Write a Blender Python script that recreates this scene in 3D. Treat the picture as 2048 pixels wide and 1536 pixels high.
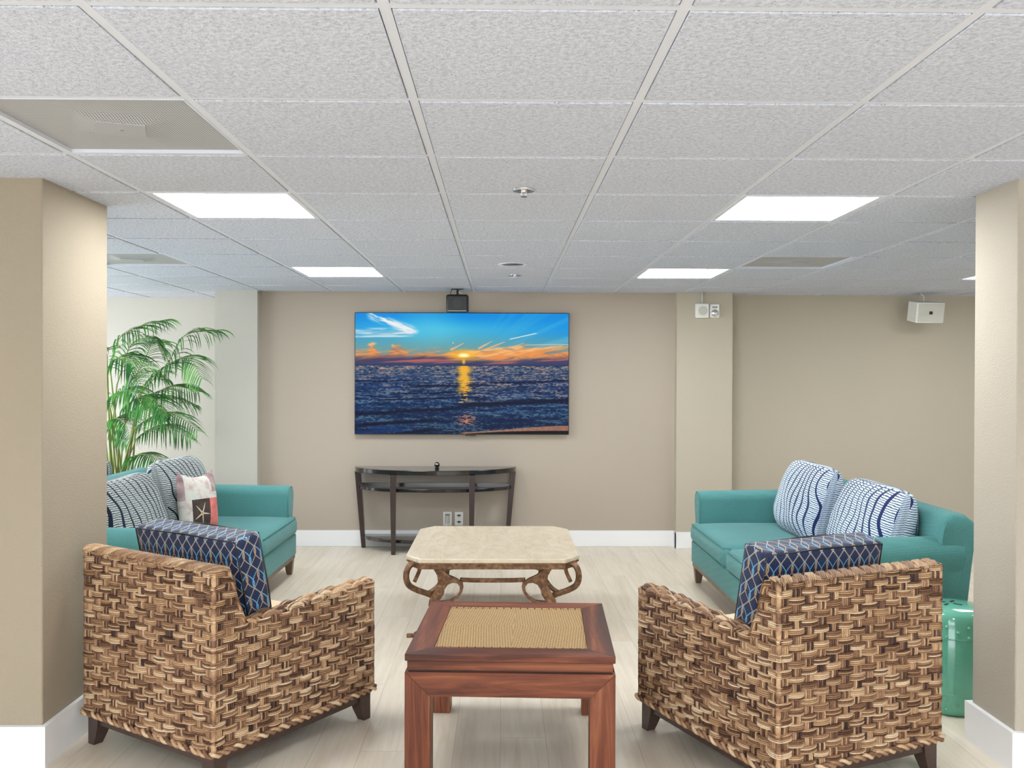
import bpy, bmesh, math, random
import numpy as np
from mathutils import Vector, Matrix, Euler
random.seed(7)
PI = math.pi
S = bpy.context.scene
C = S.collection
for o in list(bpy.data.objects):
    bpy.data.objects.remove(o)

# ------------------------------------------------------------------ camera, world, light
CH = 1.474            # eye height
ZC = 2.225            # ceiling height
FPX = 1790.05
cam = bpy.data.objects.new('camera', bpy.data.cameras.new('camera'))
C.objects.link(cam)
YAW, PIT, ROLL = .0120, -.00633, .00301
fw = Vector((math.sin(YAW)*math.cos(PIT), math.cos(YAW)*math.cos(PIT), math.sin(PIT)))
r0 = Vector((math.cos(YAW), -math.sin(YAW), 0)); u0 = r0.cross(fw)
rr = r0*math.cos(ROLL)+u0*math.sin(ROLL); uu = u0*math.cos(ROLL)-r0*math.sin(ROLL)
M = Matrix((rr, uu, -fw)).transposed().to_4x4()
M.translation = (0, 0, CH)
cam.matrix_world = M
cam.data.sensor_width = 36; cam.data.lens = 36*FPX/2048; cam.data.clip_start = .05
S.camera = cam
S.view_settings.view_transform = 'Standard'; S.view_settings.look = 'None'
S.view_settings.exposure = 1.05; S.view_settings.gamma = 1
S.view_settings.use_curve_mapping = False
w = bpy.data.worlds.new('world'); S.world = w; w.use_nodes = True
w.node_tree.nodes['Background'].inputs[0].default_value = (.85, .93, 1, 1)
w.node_tree.nodes['Background'].inputs[1].default_value = 1.0

def area(name, loc, rot, sx, sy, power, col=(1, 1, 1)):
    l = bpy.data.lights.new(name, 'AREA'); l.shape = 'RECTANGLE'; l.size = sx; l.size_y = sy
    l.energy = power; l.color = col
    o = bpy.data.objects.new(name, l); C.objects.link(o); o.location = loc; o.rotation_euler = rot
    return o
# daylight entering through the window walls behind and to the left of the camera
area('rear_window_daylight', (0, -3.9, 1.15), (PI/2, 0, 0), 9.5, 2.0, 92, (.95, .98, 1))
area('left_window_daylight', (-5.9, 5.6, 1.2), (PI/2, 0, -PI/2), 4.6, 1.9, 85, (.88, .94, 1))

# ------------------------------------------------------------------ helpers
def tag(o, label=None, cat=None, group=None, kind=None):
    if label: o['label'] = label
    if cat: o['category'] = cat
    if group: o['group'] = group
    if kind: o['kind'] = kind
    return o
def thing(name, label, cat, loc=(0, 0, 0), rz=0, group=None):
    o = bpy.data.objects.new(name, None); C.objects.link(o); o.location = loc; o.rotation_euler = (0, 0, rz)
    o.empty_display_size = .1
    return tag(o, label, cat, group)
class MB:
    def __init__(s): s.v = []; s.f = []; s.m = []; s.uv = {}; s.col = []
    def add(s, vs, fs, mi=0):
        b = len(s.v); s.v += [tuple(p) for p in vs]
        for f in fs: s.f.append([b+i for i in f]); s.m.append(mi)
        return b
    def box(s, a, b, mi=0, mat=None):
        x0, y0, z0 = a; x1, y1, z1 = b
        vs = [Vector(p) for p in ((x0,y0,z0),(x1,y0,z0),(x1,y1,z0),(x0,y1,z0),(x0,y0,z1),(x1,y0,z1),(x1,y1,z1),(x0,y1,z1))]
        if mat: vs = [mat @ p for p in vs]
        s.add(vs, [(3,2,1,0),(4,5,6,7),(0,1,5,4),(1,2,6,5),(2,3,7,6),(3,0,4,7)], mi)
    def frustum(s, a, b, mi=0):   # a, b = (x0,y0,x1,y1,z) rectangles
        vs = []
        for x0, y0, x1, y1, z in (a, b): vs += [(x0,y0,z),(x1,y0,z),(x1,y1,z),(x0,y1,z)]
        s.add(vs, [(3,2,1,0),(4,5,6,7),(0,1,5,4),(1,2,6,5),(2,3,7,6),(3,0,4,7)], mi)
    def prism(s, poly, axis, a, b, mi=0):  # poly in the two other axes (ccw seen from +axis for x:(y,z) y:(z,x) z:(x,y))
        n = len(poly)
        def P(p, t):
            return {'x': (t, p[0], p[1]), 'y': (p[1], t, p[0]), 'z': (p[0], p[1], t)}[axis]
        vs = [P(p, a) for p in poly]+[P(p, b) for p in poly]
        s.add(vs, [tuple(range(n-1, -1, -1)), tuple(range(n, 2*n))]+[(i, (i+1) % n, n+(i+1) % n, n+i) for i in range(n)], mi)
    def tube(s, pts, r, n=8, closed=False, mi=0, flat=None, up=None, caps=True):
        pts = [Vector(p) for p in pts]; N = len(pts); rs = r if isinstance(r, (list, tuple)) else [r]*N
        b = len(s.v); nrm = None
        for i in range(N):
            a = pts[(i-1) % N] if (closed or i > 0) else pts[0]
            c = pts[(i+1) % N] if (closed or i < N-1) else pts[-1]
            t = (c-a).normalized()
            if up is not None: nrm = (Vector(up)-t*t.dot(Vector(up))).normalized()
            elif nrm is None:
                q = Vector((0, 0, 1)) if abs(t.z) < .9 else Vector((1, 0, 0)); nrm = (q-t*t.dot(q)).normalized()
            else: nrm = (nrm-t*t.dot(nrm)).normalized()
            bi = t.cross(nrm)
            for k in range(n):
                an = 2*PI*k/n+PI/n
                if flat: # rectangular strap: (half width along bi, half thickness along nrm)
                    cx = 1 if math.cos(an) > 0 else -1; cy = 1 if math.sin(an) > 0 else -1
                    fwd = flat[0](i/(N-1)) if callable(flat[0]) else flat[0]
                    s.v.append(tuple(pts[i]+nrm*cx*flat[1]+bi*cy*fwd))
                else: s.v.append(tuple(pts[i]+(nrm*math.cos(an)+bi*math.sin(an))*rs[i]))
        for i in range(N if closed else N-1):
            j = (i+1) % N
            for k in range(n):
                l = (k+1) % n
                s.f.append([b+i*n+k, b+i*n+l, b+j*n+l, b+j*n+k]); s.m.append(mi)
        if not closed and caps:
            s.f.append([b+k for k in range(n-1, -1, -1)]); s.m.append(mi)
            s.f.append([b+(N-1)*n+k for k in range(n)]); s.m.append(mi)
    def lathe(s, prof, c=(0, 0, 0), n=40, mi=0):  # prof [(r,z)] from bottom to top
        b = len(s.v)
        for r, z in prof:
            for k in range(n):
                a = 2*PI*k/n; s.v.append((c[0]+r*math.cos(a), c[1]+r*math.sin(a), c[2]+z))
        for i in range(len(prof)-1):
            for k in range(n):
                l = (k+1) % n
                s.f.append([b+i*n+k, b+i*n+l, b+(i+1)*n+l, b+(i+1)*n+k]); s.m.append(mi)
        if prof[0][0] > 1e-4: s.f.append([b+k for k in range(n-1, -1, -1)]); s.m.append(mi)
        if prof[-1][0] > 1e-4: s.f.append([b+(len(prof)-1)*n+k for k in range(n)]); s.m.append(mi)
    def sphere(s, c, r, n=12, mi=0, sq=(1, 1, 1)):
        vs = []; h = n//2
        for i in range(h+1):
            th = PI*i/h
            for k in range(n):
                a = 2*PI*k/n; vs.append((c[0]+r*sq[0]*math.sin(th)*math.cos(a), c[1]+r*sq[1]*math.sin(th)*math.sin(a), c[2]-r*sq[2]*math.cos(th)))
        s.add(vs, [(i*n+k, i*n+(k+1) % n, (i+1)*n+(k+1) % n, (i+1)*n+k) for i in range(h) for k in range(n)], mi)
    def build(s, name, mats, parent=None, smooth=False, bevel=0, seg=2, sub=0, uvs=None, auto=None):
        me = bpy.data.meshes.new(name); me.from_pydata(s.v, [], s.f); me.update()
        for m in (mats if isinstance(mats, (list, tuple)) else [mats]): me.materials.append(m)
        me.polygons.foreach_set('material_index', s.m)
        if smooth: me.polygons.foreach_set('use_smooth', [True]*len(s.f))
        if s.col:
            ca = me.color_attributes.new('strand', 'FLOAT_COLOR', 'POINT')
            ca.data.foreach_set('color', np.repeat(np.array(s.col, float), 4))
        if uvs is not None:
            ul = me.uv_layers.new(name='uv'); li = np.zeros(len(me.loops), int); me.loops.foreach_get('vertex_index', li)
            ul.data.foreach_set('uv', np.array(uvs, float)[li].ravel())
        o = bpy.data.objects.new(name, me); C.objects.link(o)
        if parent: o.parent = parent
        if bevel:
            b = o.modifiers.new('bevel', 'BEVEL'); b.width = bevel; b.segments = seg; b.limit_method = 'ANGLE'; b.angle_limit = .6
            b.harden_normals = False
            me.polygons.foreach_set('use_smooth', [True]*len(s.f))
        if sub:
            d = o.modifiers.new('sub', 'SUBSURF'); d.levels = sub; d.render_levels = sub
            me.polygons.foreach_set('use_smooth', [True]*len(s.f))
        if auto:
            me.set_sharp_from_angle(angle=auto)
        elif bevel: me.set_sharp_from_angle(angle=math.radians(50))
        return o
def copy_tree(o, parent=None):
    c = o.copy(); C.objects.link(c); c.parent = parent
    for ch in list(o.children): copy_tree(ch, c)
    return c
def pxy(x, y, Y):   # measured pixel of the photograph -> point at depth Y
    d = (x-1024)/FPX*rr-(y-768)/FPX*uu+fw
    d = d*(Y/d.y); return Vector((d.x, Y, d.z+CH))
def lin(r, g, b):
    f = lambda c: ((c/255+.055)/1.055)**2.4 if c > 10 else c/255/12.92
    return (f(r), f(g), f(b), 1)

# ------------------------------------------------------------------ node maths
class Nd:
    def __init__(s, m): s.nt = m.node_tree; s.n = s.nt.nodes; s.l = s.nt.links
    def link(s, a, b):
        if isinstance(a, V): a = a.s
        if hasattr(a, 'is_output'): s.l.new(a, b)
        else: b.default_value = a
    def math(s, op, a, b=None, c=None):
        n = s.n.new('ShaderNodeMath'); n.operation = op
        for i, x in enumerate((a, b, c)):
            if x is not None: s.link(x, n.inputs[i])
        return V(s, n.outputs[0])
    def coord(s, kind='Object'):
        return s.n.new('ShaderNodeTexCoord').outputs[kind]
    def sep(s, v):
        n = s.n.new('ShaderNodeSeparateXYZ'); s.l.new(v, n.inputs[0]); return [V(s, n.outputs[i]) for i in range(3)]
    def comb(s, x, y, z=0.0):
        n = s.n.new('ShaderNodeCombineXYZ')
        for i, a in enumerate((x, y, z)): s.link(a, n.inputs[i])
        return n.outputs[0]
    def mapping(s, v, sc=(1, 1, 1), rot=(0, 0, 0)):
        n = s.n.new('ShaderNodeMapping'); s.l.new(v, n.inputs[0]); n.inputs['Scale'].default_value = sc; n.inputs['Rotation'].default_value = rot
        return n.outputs[0]
    def noise(s, v, scale=5, detail=3, rough=.5, dist=0):
        n = s.n.new('ShaderNodeTexNoise')
        if v is not None: s.l.new(v, n.inputs['Vector'])
        n.inputs['Scale'].default_value = scale; n.inputs['Detail'].default_value = detail; n.inputs['Roughness'].default_value = rough
        n.inputs['Distortion'].default_value = dist
        return V(s, n.outputs['Fac'])
    def ramp(s, fac, stops, interp='LINEAR'):
        n = s.n.new('ShaderNodeValToRGB'); s.link(fac, n.inputs[0]); cr = n.color_ramp; cr.interpolation = interp
        while len(cr.elements) < len(stops): cr.elements.new(.5)
        for e, (p, c) in zip(cr.elements, stops): e.position = p; e.color = c
        return n.outputs[0]
    def mix(s, f, a, b, mode='MIX'):
        n = s.n.new('ShaderNodeMix'); n.data_type = 'RGBA'; n.blend_type = mode
        s.link(f, n.inputs[0]); s.link(a, n.inputs[6]); s.link(b, n.inputs[7]); return n.outputs[2]
    def bump(s, h, strength=.3, dist=.01, nrm=None):
        n = s.n.new('ShaderNodeBump'); s.link(h, n.inputs['Height']); n.inputs['Strength'].default_value = strength; n.inputs['Distance'].default_value = dist
        if nrm: s.l.new(nrm, n.inputs['Normal'])
        return n.outputs[0]
class V:
    def __init__(s, nd, so): s.nd = nd; s.s = so
    def __add__(s, o): return s.nd.math('ADD', s, o)
    def __sub__(s, o): return s.nd.math('SUBTRACT', s, o)
    def __mul__(s, o): return s.nd.math('MULTIPLY', s, o)
    def __truediv__(s, o): return s.nd.math('DIVIDE', s, o)
    def sin(s): return s.nd.math('SINE', s)
    def fract(s): return s.nd.math('FRACT', s)
    def floor(s): return s.nd.math('FLOOR', s)
    def abs(s): return s.nd.math('ABSOLUTE', s)
    def lt(s, o): return s.nd.math('LESS_THAN', s, o)
    def gt(s, o): return s.nd.math('GREATER_THAN', s, o)
    def mx(s, o): return s.nd.math('MAXIMUM', s, o)
    def mn(s, o): return s.nd.math('MINIMUM', s, o)
def mat(name, col=(.5, .5, .5, 1), rough=.5, metal=0, coat=0, spec=.5, sheen=0):
    m = bpy.data.materials.new(name); m.use_nodes = True; p = m.node_tree.nodes['Principled BSDF']
    p.inputs['Base Color'].default_value = col; p.inputs['Roughness'].default_value = rough; p.inputs['Metallic'].default_value = metal
    p.inputs['Coat Weight'].default_value = coat; p.inputs['Coat Roughness'].default_value = .08
    p.inputs['Specular IOR Level'].default_value = spec; p.inputs['Sheen Weight'].default_value = sheen
    nd = Nd(m); nd.p = p; m_nd[name] = nd
    return m, nd
m_nd = {}
def setc(nd, c): nd.link(c, nd.p.inputs['Base Color'])
def setn(nd, c): nd.link(c, nd.p.inputs['Normal'])

# painted wall with orange-peel texture
def wallmat(name, col, bscale=170, bs=.35):
    m, nd = mat(name, col, .75, spec=.25)
    co = nd.coord()
    setc(nd, nd.mix(nd.noise(co, 1.3, 2)*.5, col, tuple(c*.93 for c in col[:3])+(1,)))
    setn(nd, nd.bump(nd.noise(co, bscale, 2, .5), bs, .004))
    return m
M_wall = wallmat('wall_paint_beige', lin(180, 168, 153), 120, .12)
M_wall_tan = wallmat('wall_paint_tan', lin(188, 179, 161), 120, .12)
M_wall_cream = wallmat('wall_paint_cream', lin(190, 186, 176), 120, .2)
M_col = wallmat('column_plaster', lin(182, 173, 158), 150, .55)
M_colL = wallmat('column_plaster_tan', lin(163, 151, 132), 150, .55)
M_white, nd = mat('white_trim_paint', lin(240, 240, 240), .4)
# acoustic tile
M_tile, nd = mat('acoustic_tile', lin(214, 214, 215), .95, spec=.1)
co = nd.coord()
n1 = nd.noise(co, 75, 3, .6); n2 = nd.noise(co, 160, 2, .6)
setc(nd, nd.mix(nd.math('GREATER_THAN', n2, .66), nd.ramp(n1, [(.3, lin(184, 189, 201)), (.62, lin(214, 219, 232))]), lin(150, 153, 162)))
setn(nd, nd.bump(n1+n2*.5, .75, .006))
M_grid, nd = mat('ceiling_grid_metal', lin(216, 220, 230), .55)
M_dark, nd = mat('plenum_dark', (.02, .02, .02, 1), .9)
# floor planks
M_floor, nd = mat('pale_wood_plank', lin(215, 204, 186), .38, spec=.45)
co = nd.coord(); x, y, z = nd.sep(co)
row = (x/.185).floor(); yo = y+row*.77
pl = nd.comb(row, (yo/1.22).floor())
wn = nd.n.new('ShaderNodeTexWhiteNoise'); wn.noise_dimensions = '2D'; nd.l.new(pl, wn.inputs['Vector'])
rv = V(nd, wn.outputs['Value'])
g = nd.noise(nd.comb(x*42, yo*2.2, rv*20), 1, 5, .62, .6)
g2 = nd.noise(nd.comb(x*7, yo*.9, rv*9), 1, 3, .5, .8)
base = nd.ramp(g*.55+g2*.45, [(.32, lin(204, 190, 168)), (.5, lin(222, 210, 191)), (.68, lin(232, 223, 208))])
base = nd.mix(rv*.30, base, lin(205, 190, 168))
seam = ((x/.185).fract().lt(.012)).mx((yo/1.22).fract().lt(.0022))
setc(nd, nd.mix(seam*.55, base, lin(150, 135, 115)))
nd.link(g*.12+.30, nd.p.inputs['Roughness'])
setn(nd, nd.bump(g, .05, .002))
# wicker
M_wick, nd = mat('banana_leaf_wicker', lin(170, 125, 80), .5, spec=.4)
at = nd.n.new('ShaderNodeAttribute'); at.attribute_name = 'strand'
sv = V(nd, at.outputs['Fac']); co = nd.coord()
nz = nd.noise(co, 110, 3, .7)
c = nd.ramp(sv+(nz-.5)*.45, [(.0, lin(48, 28, 22)), (.2, lin(98, 66, 48)), (.45, lin(150, 113, 84)), (.7, lin(190, 154, 116)), (1., lin(228, 204, 170))])
setc(nd, c); setn(nd, nd.bump(nd.noise(co, 260, 2, .6), .5, .003))
M_wcore, nd = mat('wicker_core', lin(60, 36, 24), .8)
M_espresso, nd = mat('espresso_wood', lin(58, 42, 36), .35, coat=.2)
co = nd.coord(); setc(nd, nd.mix(nd.noise(nd.mapping(co, (8, 8, 40)), 3, 3), lin(50, 34, 29), lin(78, 58, 50)))
# teal upholstery
def fabric(name, c1, c2, sc=420):
    m, nd = mat(name, c1, .85, spec=.2, sheen=.15)
    nd.p.inputs['Sheen Roughness'].default_value = .4
    co = nd.coord(); x, y, z = nd.sep(co)
    a = ((x+y+z)*sc).sin()*((x-y+z*.6)*sc*1.1).sin()
    n = nd.noise(co, 90, 3, .6); n2 = nd.noise(co, 4, 2)
    setc(nd, nd.mix(n*.5+n2*.35+a*.12, c1, c2)); setn(nd, nd.bump(a*.4+n, .35, .003))
    return m
M_teal = fabric('teal_upholstery', lin(70, 125, 125), lin(100, 158, 154))
M_seat = fabric('beige_seat_fabric', lin(214, 190, 150), lin(232, 212, 178))
# ladder-wave pillow fabric (UV in metres)
def wavefab(name, ground, ink):
    m, nd = mat(name, ground, .85, spec=.2, sheen=.2)
    u, v, _ = nd.sep(nd.coord('UV'))
    n = nd.noise(nd.comb(u*3, v*3), 1, 1)
    wv = u+(v*21+n*5+u*9).sin()*.016+v*.18+(n-.5)*.09
    q = (wv/.070)
    fr = q.fract(); fl = q.floor()
    wd = (fl*12.9).sin().abs()*.16+.12
    line = fr.lt(wd)
    rung = ((v/.0125+fr*.5+(fl*3.1)+nd.noise(nd.comb(u*40, v*40), 1, 1)*.9).fract()).lt(.34)
    setc(nd, nd.mix(line.mx(rung), ground, ink))
    setn(nd, nd.bump(nd.noise(nd.comb(u, v), 300, 2), .2, .002))
    return m
M_wave_l = wavefab('wave_print_dark', lin(188, 196, 192), lin(24, 28, 48))
M_wave_r = wavefab('wave_print_light', lin(214, 230, 240), lin(30, 42, 92))
# lattice chair pillow
M_latt, nd = mat('lattice_navy_fabric', lin(22, 34, 70), .6, spec=.35, sheen=.2)
u, v, _ = nd.sep(nd.coord('UV'))
def fam(off, sg):
    q = ((u+s_*sg+off)/.055).fract()-.5
    return q.abs().lt(.045)
dash = ((v/.0052).fract()).lt(.72)
s_ = (v*(2*PI/.19)).sin()*.031
tan_ = fam(0, 1).mx(fam(0, -1))
s_ = (v*(2*PI/.19)+.9).sin()*.031
blue_ = fam(.0275, 1).mx(fam(.0275, -1))
cc = nd.mix(blue_*dash, lin(16, 34, 72), lin(120, 188, 228)); cc = nd.mix(tan_*dash, cc, lin(196, 168, 126))
setc(nd, cc); setn(nd, nd.bump(tan_.mx(blue_)*dash, .4, .002))
# wood of the small table, grain along one axis
def redwood(name, ax):
    m, nd = mat(name, lin(120, 62, 40), .45, coat=0, spec=.35)
    co = nd.coord(); sc = [26, 26, 26]; sc[ax] = 1.6
    g = nd.noise(nd.mapping(co, sc), 1, 6, .62, 1.2); g2 = nd.noise(nd.mapping(co, [s_*.35 for s_ in sc]), 1, 3, .5, .5)
    setc(nd, nd.ramp(g*.55+g2*.45, [(.34, lin(46, 21, 13)), (.45, lin(84, 41, 25)), (.55, lin(116, 62, 38)), (.67, lin(152, 96, 64))]))
    nd.link(g*.2+.38, nd.p.inputs['Roughness']); setn(nd, nd.bump(g, .12, .002))
    return m
M_rw = [redwood('red_brown_wood_%s' % 'xyz'[i], i) for i in range(3)]
# cane
M_cane, nd = mat('woven_cane', lin(196, 160, 104), .55)
x, y, z = nd.sep(nd.coord()); ax_ = (x).abs(); ay_ = (y-.40).abs()
a = ay_+ax_*.42; b = ax_-ay_*.42
rw = (a/.0125).floor(); fa = (a/.0125).fract()-.5; fb = (b/.0125+(rw*.5)).fract()-.5
hole = (fa*fa*1.5+fb*fb).lt(.085)
st = (b/.0042).fract()
setc(nd, nd.mix(hole, nd.mix(st*.25+nd.noise(nd.coord(), 60, 2)*.5, lin(160, 122, 72), lin(214, 184, 130)), lin(70, 44, 24)))
setn(nd, nd.bump((fa.abs()*-1)+hole*-1.5+st*.3, .6, .004))
# travertine
M_trav, nd = mat('travertine', lin(222, 208, 186), .35)
co = nd.coord(); v1 = nd.noise(nd.mapping(co, (9, 3.2, 5)), 1, 6, .65, 1.4); v2 = nd.noise(nd.mapping(co, (70, 34, 40)), 1, 3, .7)
c = nd.ramp(v1, [(.3, lin(198, 180, 152)), (.5, lin(211, 195, 170)), (.7, lin(222, 208, 187))])
setc(nd, nd.mix(v2.gt(.63)*.6, c, lin(160, 134, 106)))
# bronze metal
M_bronze, nd = mat('antique_bronze', lin(110, 80, 58), .5, metal=.55)
co = nd.coord(); v1 = nd.noise(co, 26, 5, .7)
setc(nd, nd.ramp(v1, [(.3, lin(72, 48, 36)), (.5, lin(122, 90, 66)), (.7, lin(168, 132, 96))])); setn(nd, nd.bump(v1, .2, .003))
M_black, nd = mat('black_lacquer', lin(30, 25, 26), .18, coat=.6)
M_legdark, nd = mat('dark_brown_lacquer', lin(52, 36, 34), .3, coat=.3)
M_ceram, nd = mat('jade_glaze', lin(84, 168, 142), .12, coat=.8)
co = nd.coord(); setc(nd, nd.mix(nd.noise(co, 5, 4, .6), lin(78, 160, 134), lin(118, 196, 170)))
M_plast, nd = mat('white_plastic', lin(232, 232, 226), .4)
M_plastg, nd = mat('grey_white_grille', lin(196, 196, 186), .6)
x, y, z = nd.sep(nd.coord()); h_ = ((x/.006).fract()-.5).abs().lt(.22)*(((z/.006).fract()-.5).abs().lt(.22))
setc(nd, nd.mix(h_*.5, lin(204, 203, 192), lin(120, 120, 112)))
M_bplast, nd = mat('black_plastic', lin(26, 25, 24), .4)
M_bgrille, nd = mat('black_grille', lin(52, 52, 50), .55)
M_chrome, nd = mat('chrome', (.75, .75, .75, 1), .15, metal=1)
M_vent, nd = mat('perforated_vent_metal', lin(186, 186, 186), .5)
x, y, z = nd.sep(nd.coord()); hx = ((x/.0085).fract()-.5); hy = ((y/.0085).fract()-.5)
setc(nd, nd.mix((hx*hx+hy*hy).lt(.075), lin(188, 189, 192), lin(70, 70, 72)))
M_ventp, nd = mat('vent_plate_metal', lin(172, 173, 176), .5)
M_diff, nd = mat('light_diffuser', (1, 1, 1, 1), .5)
nd.p.inputs['Emission Color'].default_value = (.93, .97, 1, 1); nd.p.inputs['Emission Strength'].default_value = 12.0
M_leaf, nd = mat('palm_leaf', lin(50, 120, 50), .45)
co = nd.coord(); setc(nd, nd.ramp(nd.noise(co, 7, 2), [(.3, lin(24, 74, 30)), (.5, lin(54, 126, 50)), (.7, lin(110, 178, 84))]))
M_stem, nd = mat('palm_stem', lin(128, 140, 70), .5)
M_pot, nd = mat('clay_pot', lin(120, 84, 60), .6)

# ------------------------------------------------------------------ room shell
YW = 7.85
def struct(name, mb, m, **k):
    o = mb.build(name, m, **k); tag(o, kind='structure'); return o
mb = MB(); mb.box((-6, -4, -.1), (6, 8.6, 0)); struct('floor', mb, M_floor)
mb = MB(); mb.box((-6, 8.47, 0), (-2.47, 8.6, 2.6)); mb.box((-2.47, 7.86, 0), (-2.44, 8.6, 2.6)); struct('wall_back_left', mb, M_wall_cream)
mb = MB(); mb.box((-2.44, YW, 0), (1.54, 8.6, 2.6)); struct('wall_back', mb, M_wall)
mb = MB(); mb.box((1.54, 8.0, 0), (6, 8.6, 2.6)); struct('wall_back_right', mb, M_wall_tan)
mb = MB(); mb.box((-2.47, 7.75, 0), (-2.105, YW, 2.6)); struct('column', mb, M_wall_cream)
mb = MB(); mb.box((1.525, 7.765, 0), (2.01, 8.0, 2.6)); struct('column', mb, M_wall_tan)
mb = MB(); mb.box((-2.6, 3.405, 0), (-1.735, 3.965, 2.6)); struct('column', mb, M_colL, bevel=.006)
mb = MB(); mb.box((1.932, 3.33, 0), (2.8, 3.635, 2.6)); struct('column', mb, M_col, bevel=.006)
# left wall with window opening, right wall, rear window wall
mb = MB(); mb.box((-6.15, -4, 0), (-6, 3.2, 2.6)); mb.box((-6.15, 8.0, 0), (-6, 8.6, 2.6)); mb.box((-6.15, 3.2, 0), (-6, 8, .2)); mb.box((-6.15, 3.2, 2.17), (-6, 8, 2.6)); struct('wall_left', mb, M_wall_cream)
mb = MB(); mb.box((6, -4, 0), (6.15, 8.6, 2.6)); struct('wall_right', mb, M_wall_cream)
mb = MB(); mb.box((-6.15, -4.15, 0), (-4.9, -4, 2.6)); mb.box((4.9, -4.15, 0), (6.15, -4, 2.6)); mb.box((-4.9, -4.15, 2.17), (4.9, -4, 2.6)); mb.box((-4.9, -4.15, 0), (4.9, -4, .1)); struct('wall_rear', mb, M_wall_cream)
mb = MB()
for i in range(7):
    x = -4.9+i*9.8/6; mb.box((x-.03, -4.12, .1), (x+.03, -4.05, 2.17))
mb.box((-4.9, -4.12, .1), (4.9, -4.05, .16)); mb.box((-4.9, -4.12, 2.11), (4.9, -4.05, 2.17)); struct('window_1', mb, M_white)
mb = MB()
for i in range(4):
    y = 3.2+i*1.6; mb.box((-6.12, y-.03, .2), (-6.05, y+.03, 2.17))
mb.box((-6.12, 3.2, .2), (-6.05, 8, .26)); mb.box((-6.12, 3.2, 2.11), (-6.05, 8, 2.17)); struct('window_2', mb, M_white)
# baseboards
bb = .14; bt = .016
mb = MB(); mb.box((-2.105, YW-bt, 0), (1.525, YW, bb)); struct('baseboard_back', mb, M_white, bevel=.003)
mb = MB(); mb.box((1.525-bt, 7.765-bt, 0), (2.01+bt, 7.765, bb)); mb.box((1.525-bt, 7.765-bt, 0), (1.525, YW-bt, bb)); struct('baseboard_pier', mb, M_white, bevel=.003)
mb = MB(); mb.box((2.01, 8-bt, 0), (6, 8, bb)); struct('baseboard_back_right', mb, M_white, bevel=.003)
mb = MB(); mb.box((-6, 8.47-bt, 0), (-2.47, 8.47, bb)); mb.box((-2.47-bt, 7.75-bt, 0), (-2.105+bt, 7.75, bb)); struct('baseboard_back_left', mb, M_white, bevel=.003)
def colbb(name, x0, y0, x1, y1):
    mb = MB(); t = .02; h = .155
    mb.box((x0-t, y0-t, 0), (x1+t, y0, h)); mb.box((x0-t, y1, 0), (x1+t, y1+t, h)); mb.box((x0-t, y0, 0), (x0, y1, h)); mb.box((x1, y0, 0), (x1+t, y1, h))
    struct(name, mb, M_white)
colbb('baseboard_left_column', -2.6, 3.405, -1.735, 3.965)
colbb('baseboard_right_column', 1.932, 3.33, 2.8, 3.635)

# ------------------------------------------------------------------ suspended ceiling
T = .61; GX = -1.4596; GY = 1.822
lights = [(0, 3), (4, 3), (0, 7), (4, 7), (8, 7), (-4, 7), (-4, 3), (8, 3), (-4, -3), (0, -3), (4, -3), (8, -3), (-4, -7), (0, -7), (4, -7), (8, -7)]  # first five are visible, the rest are unseen panels added for light
vents = [(0, 1), (-2, 6), (5, 6)]
solids = [(-2.6, 3.405, -1.735, 3.965), (1.932, 3.33, 2.8, 3.635)]
mb = MB()
for i in range(-8, 13):
    for j in range(-10, 11):
        if (i, j) in lights or (i, j) in vents: continue
        x0 = max(GX+i*T+.0145, -6); x1 = min(GX+(i+1)*T-.0145, 6); y0 = max(GY+j*T+.0145, -4); y1 = min(GY+(j+1)*T-.0145, 8.47)
        if x1 <= x0 or y1 <= y0: continue
        if y1 > 7.8 and x0 > -2.5 and y0 < 7.8 and x1 < 1.6: y1 = 7.84 if i != 1 else 7.76
        zz = ZC+random.uniform(-.0008, .0008)
        mb.box((x0, y0, zz), (x1, y1, zz+.018))
struct('ceiling', mb, M_tile, bevel=.0015, seg=1)
mb = MB(); mb.box((-6.1, -4.1, ZC+.03), (6.1, 8.6, ZC+.2)); struct('ceiling_light_block', mb, M_dark)  # near-black slab added above the grid to block light, dark through the tile gaps
mb = MB()
for i in range(-7, 13): mb.box((GX+i*T-.012, -4, ZC+.0035), (GX+i*T+.012, 8.47, ZC+.03))
for j in range(-9, 11):
    mb.box((-6, GY+j*T-.012, ZC+.0038), (6, GY+j*T+.012, ZC+.029))
struct('trim_1', mb, M_grid)
desc = {(0, 3): 'square lit ceiling light panel nearest the left column', (4, 3): 'square lit ceiling light panel nearest the right column', (0, 7): 'far left lit ceiling light panel near the back wall, left of the screen',
        (4, 7): 'far lit ceiling light panel near the back wall, right of the screen', (8, 7): 'lit ceiling light panel cut off by the right column'}
for k in lights:
    i, j = k
    if k not in desc: continue
    t = thing('ceiling_light', desc[k], 'light', (GX+(i+.5)*T, GY+(j+.5)*T, ZC), 0, 'ceiling light panels')
    h = T/2-.012
    mb = MB()
    for a, b in (((-h, -h), (h, -h+.02)), ((-h, h-.02), (h, h)), ((-h, -h+.02), (-h+.02, h-.02)), ((h-.02, -h+.02), (h, h-.02))):
        mb.box((a[0], a[1], .001), (b[0], b[1], .02))
    mb.build('frame', M_grid, t)
    mb = MB(); mb.box((-h+.02, -h+.02, .006), (h-.02, h-.02, .012)); mb.build('diffuser', M_diff, t)
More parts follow.
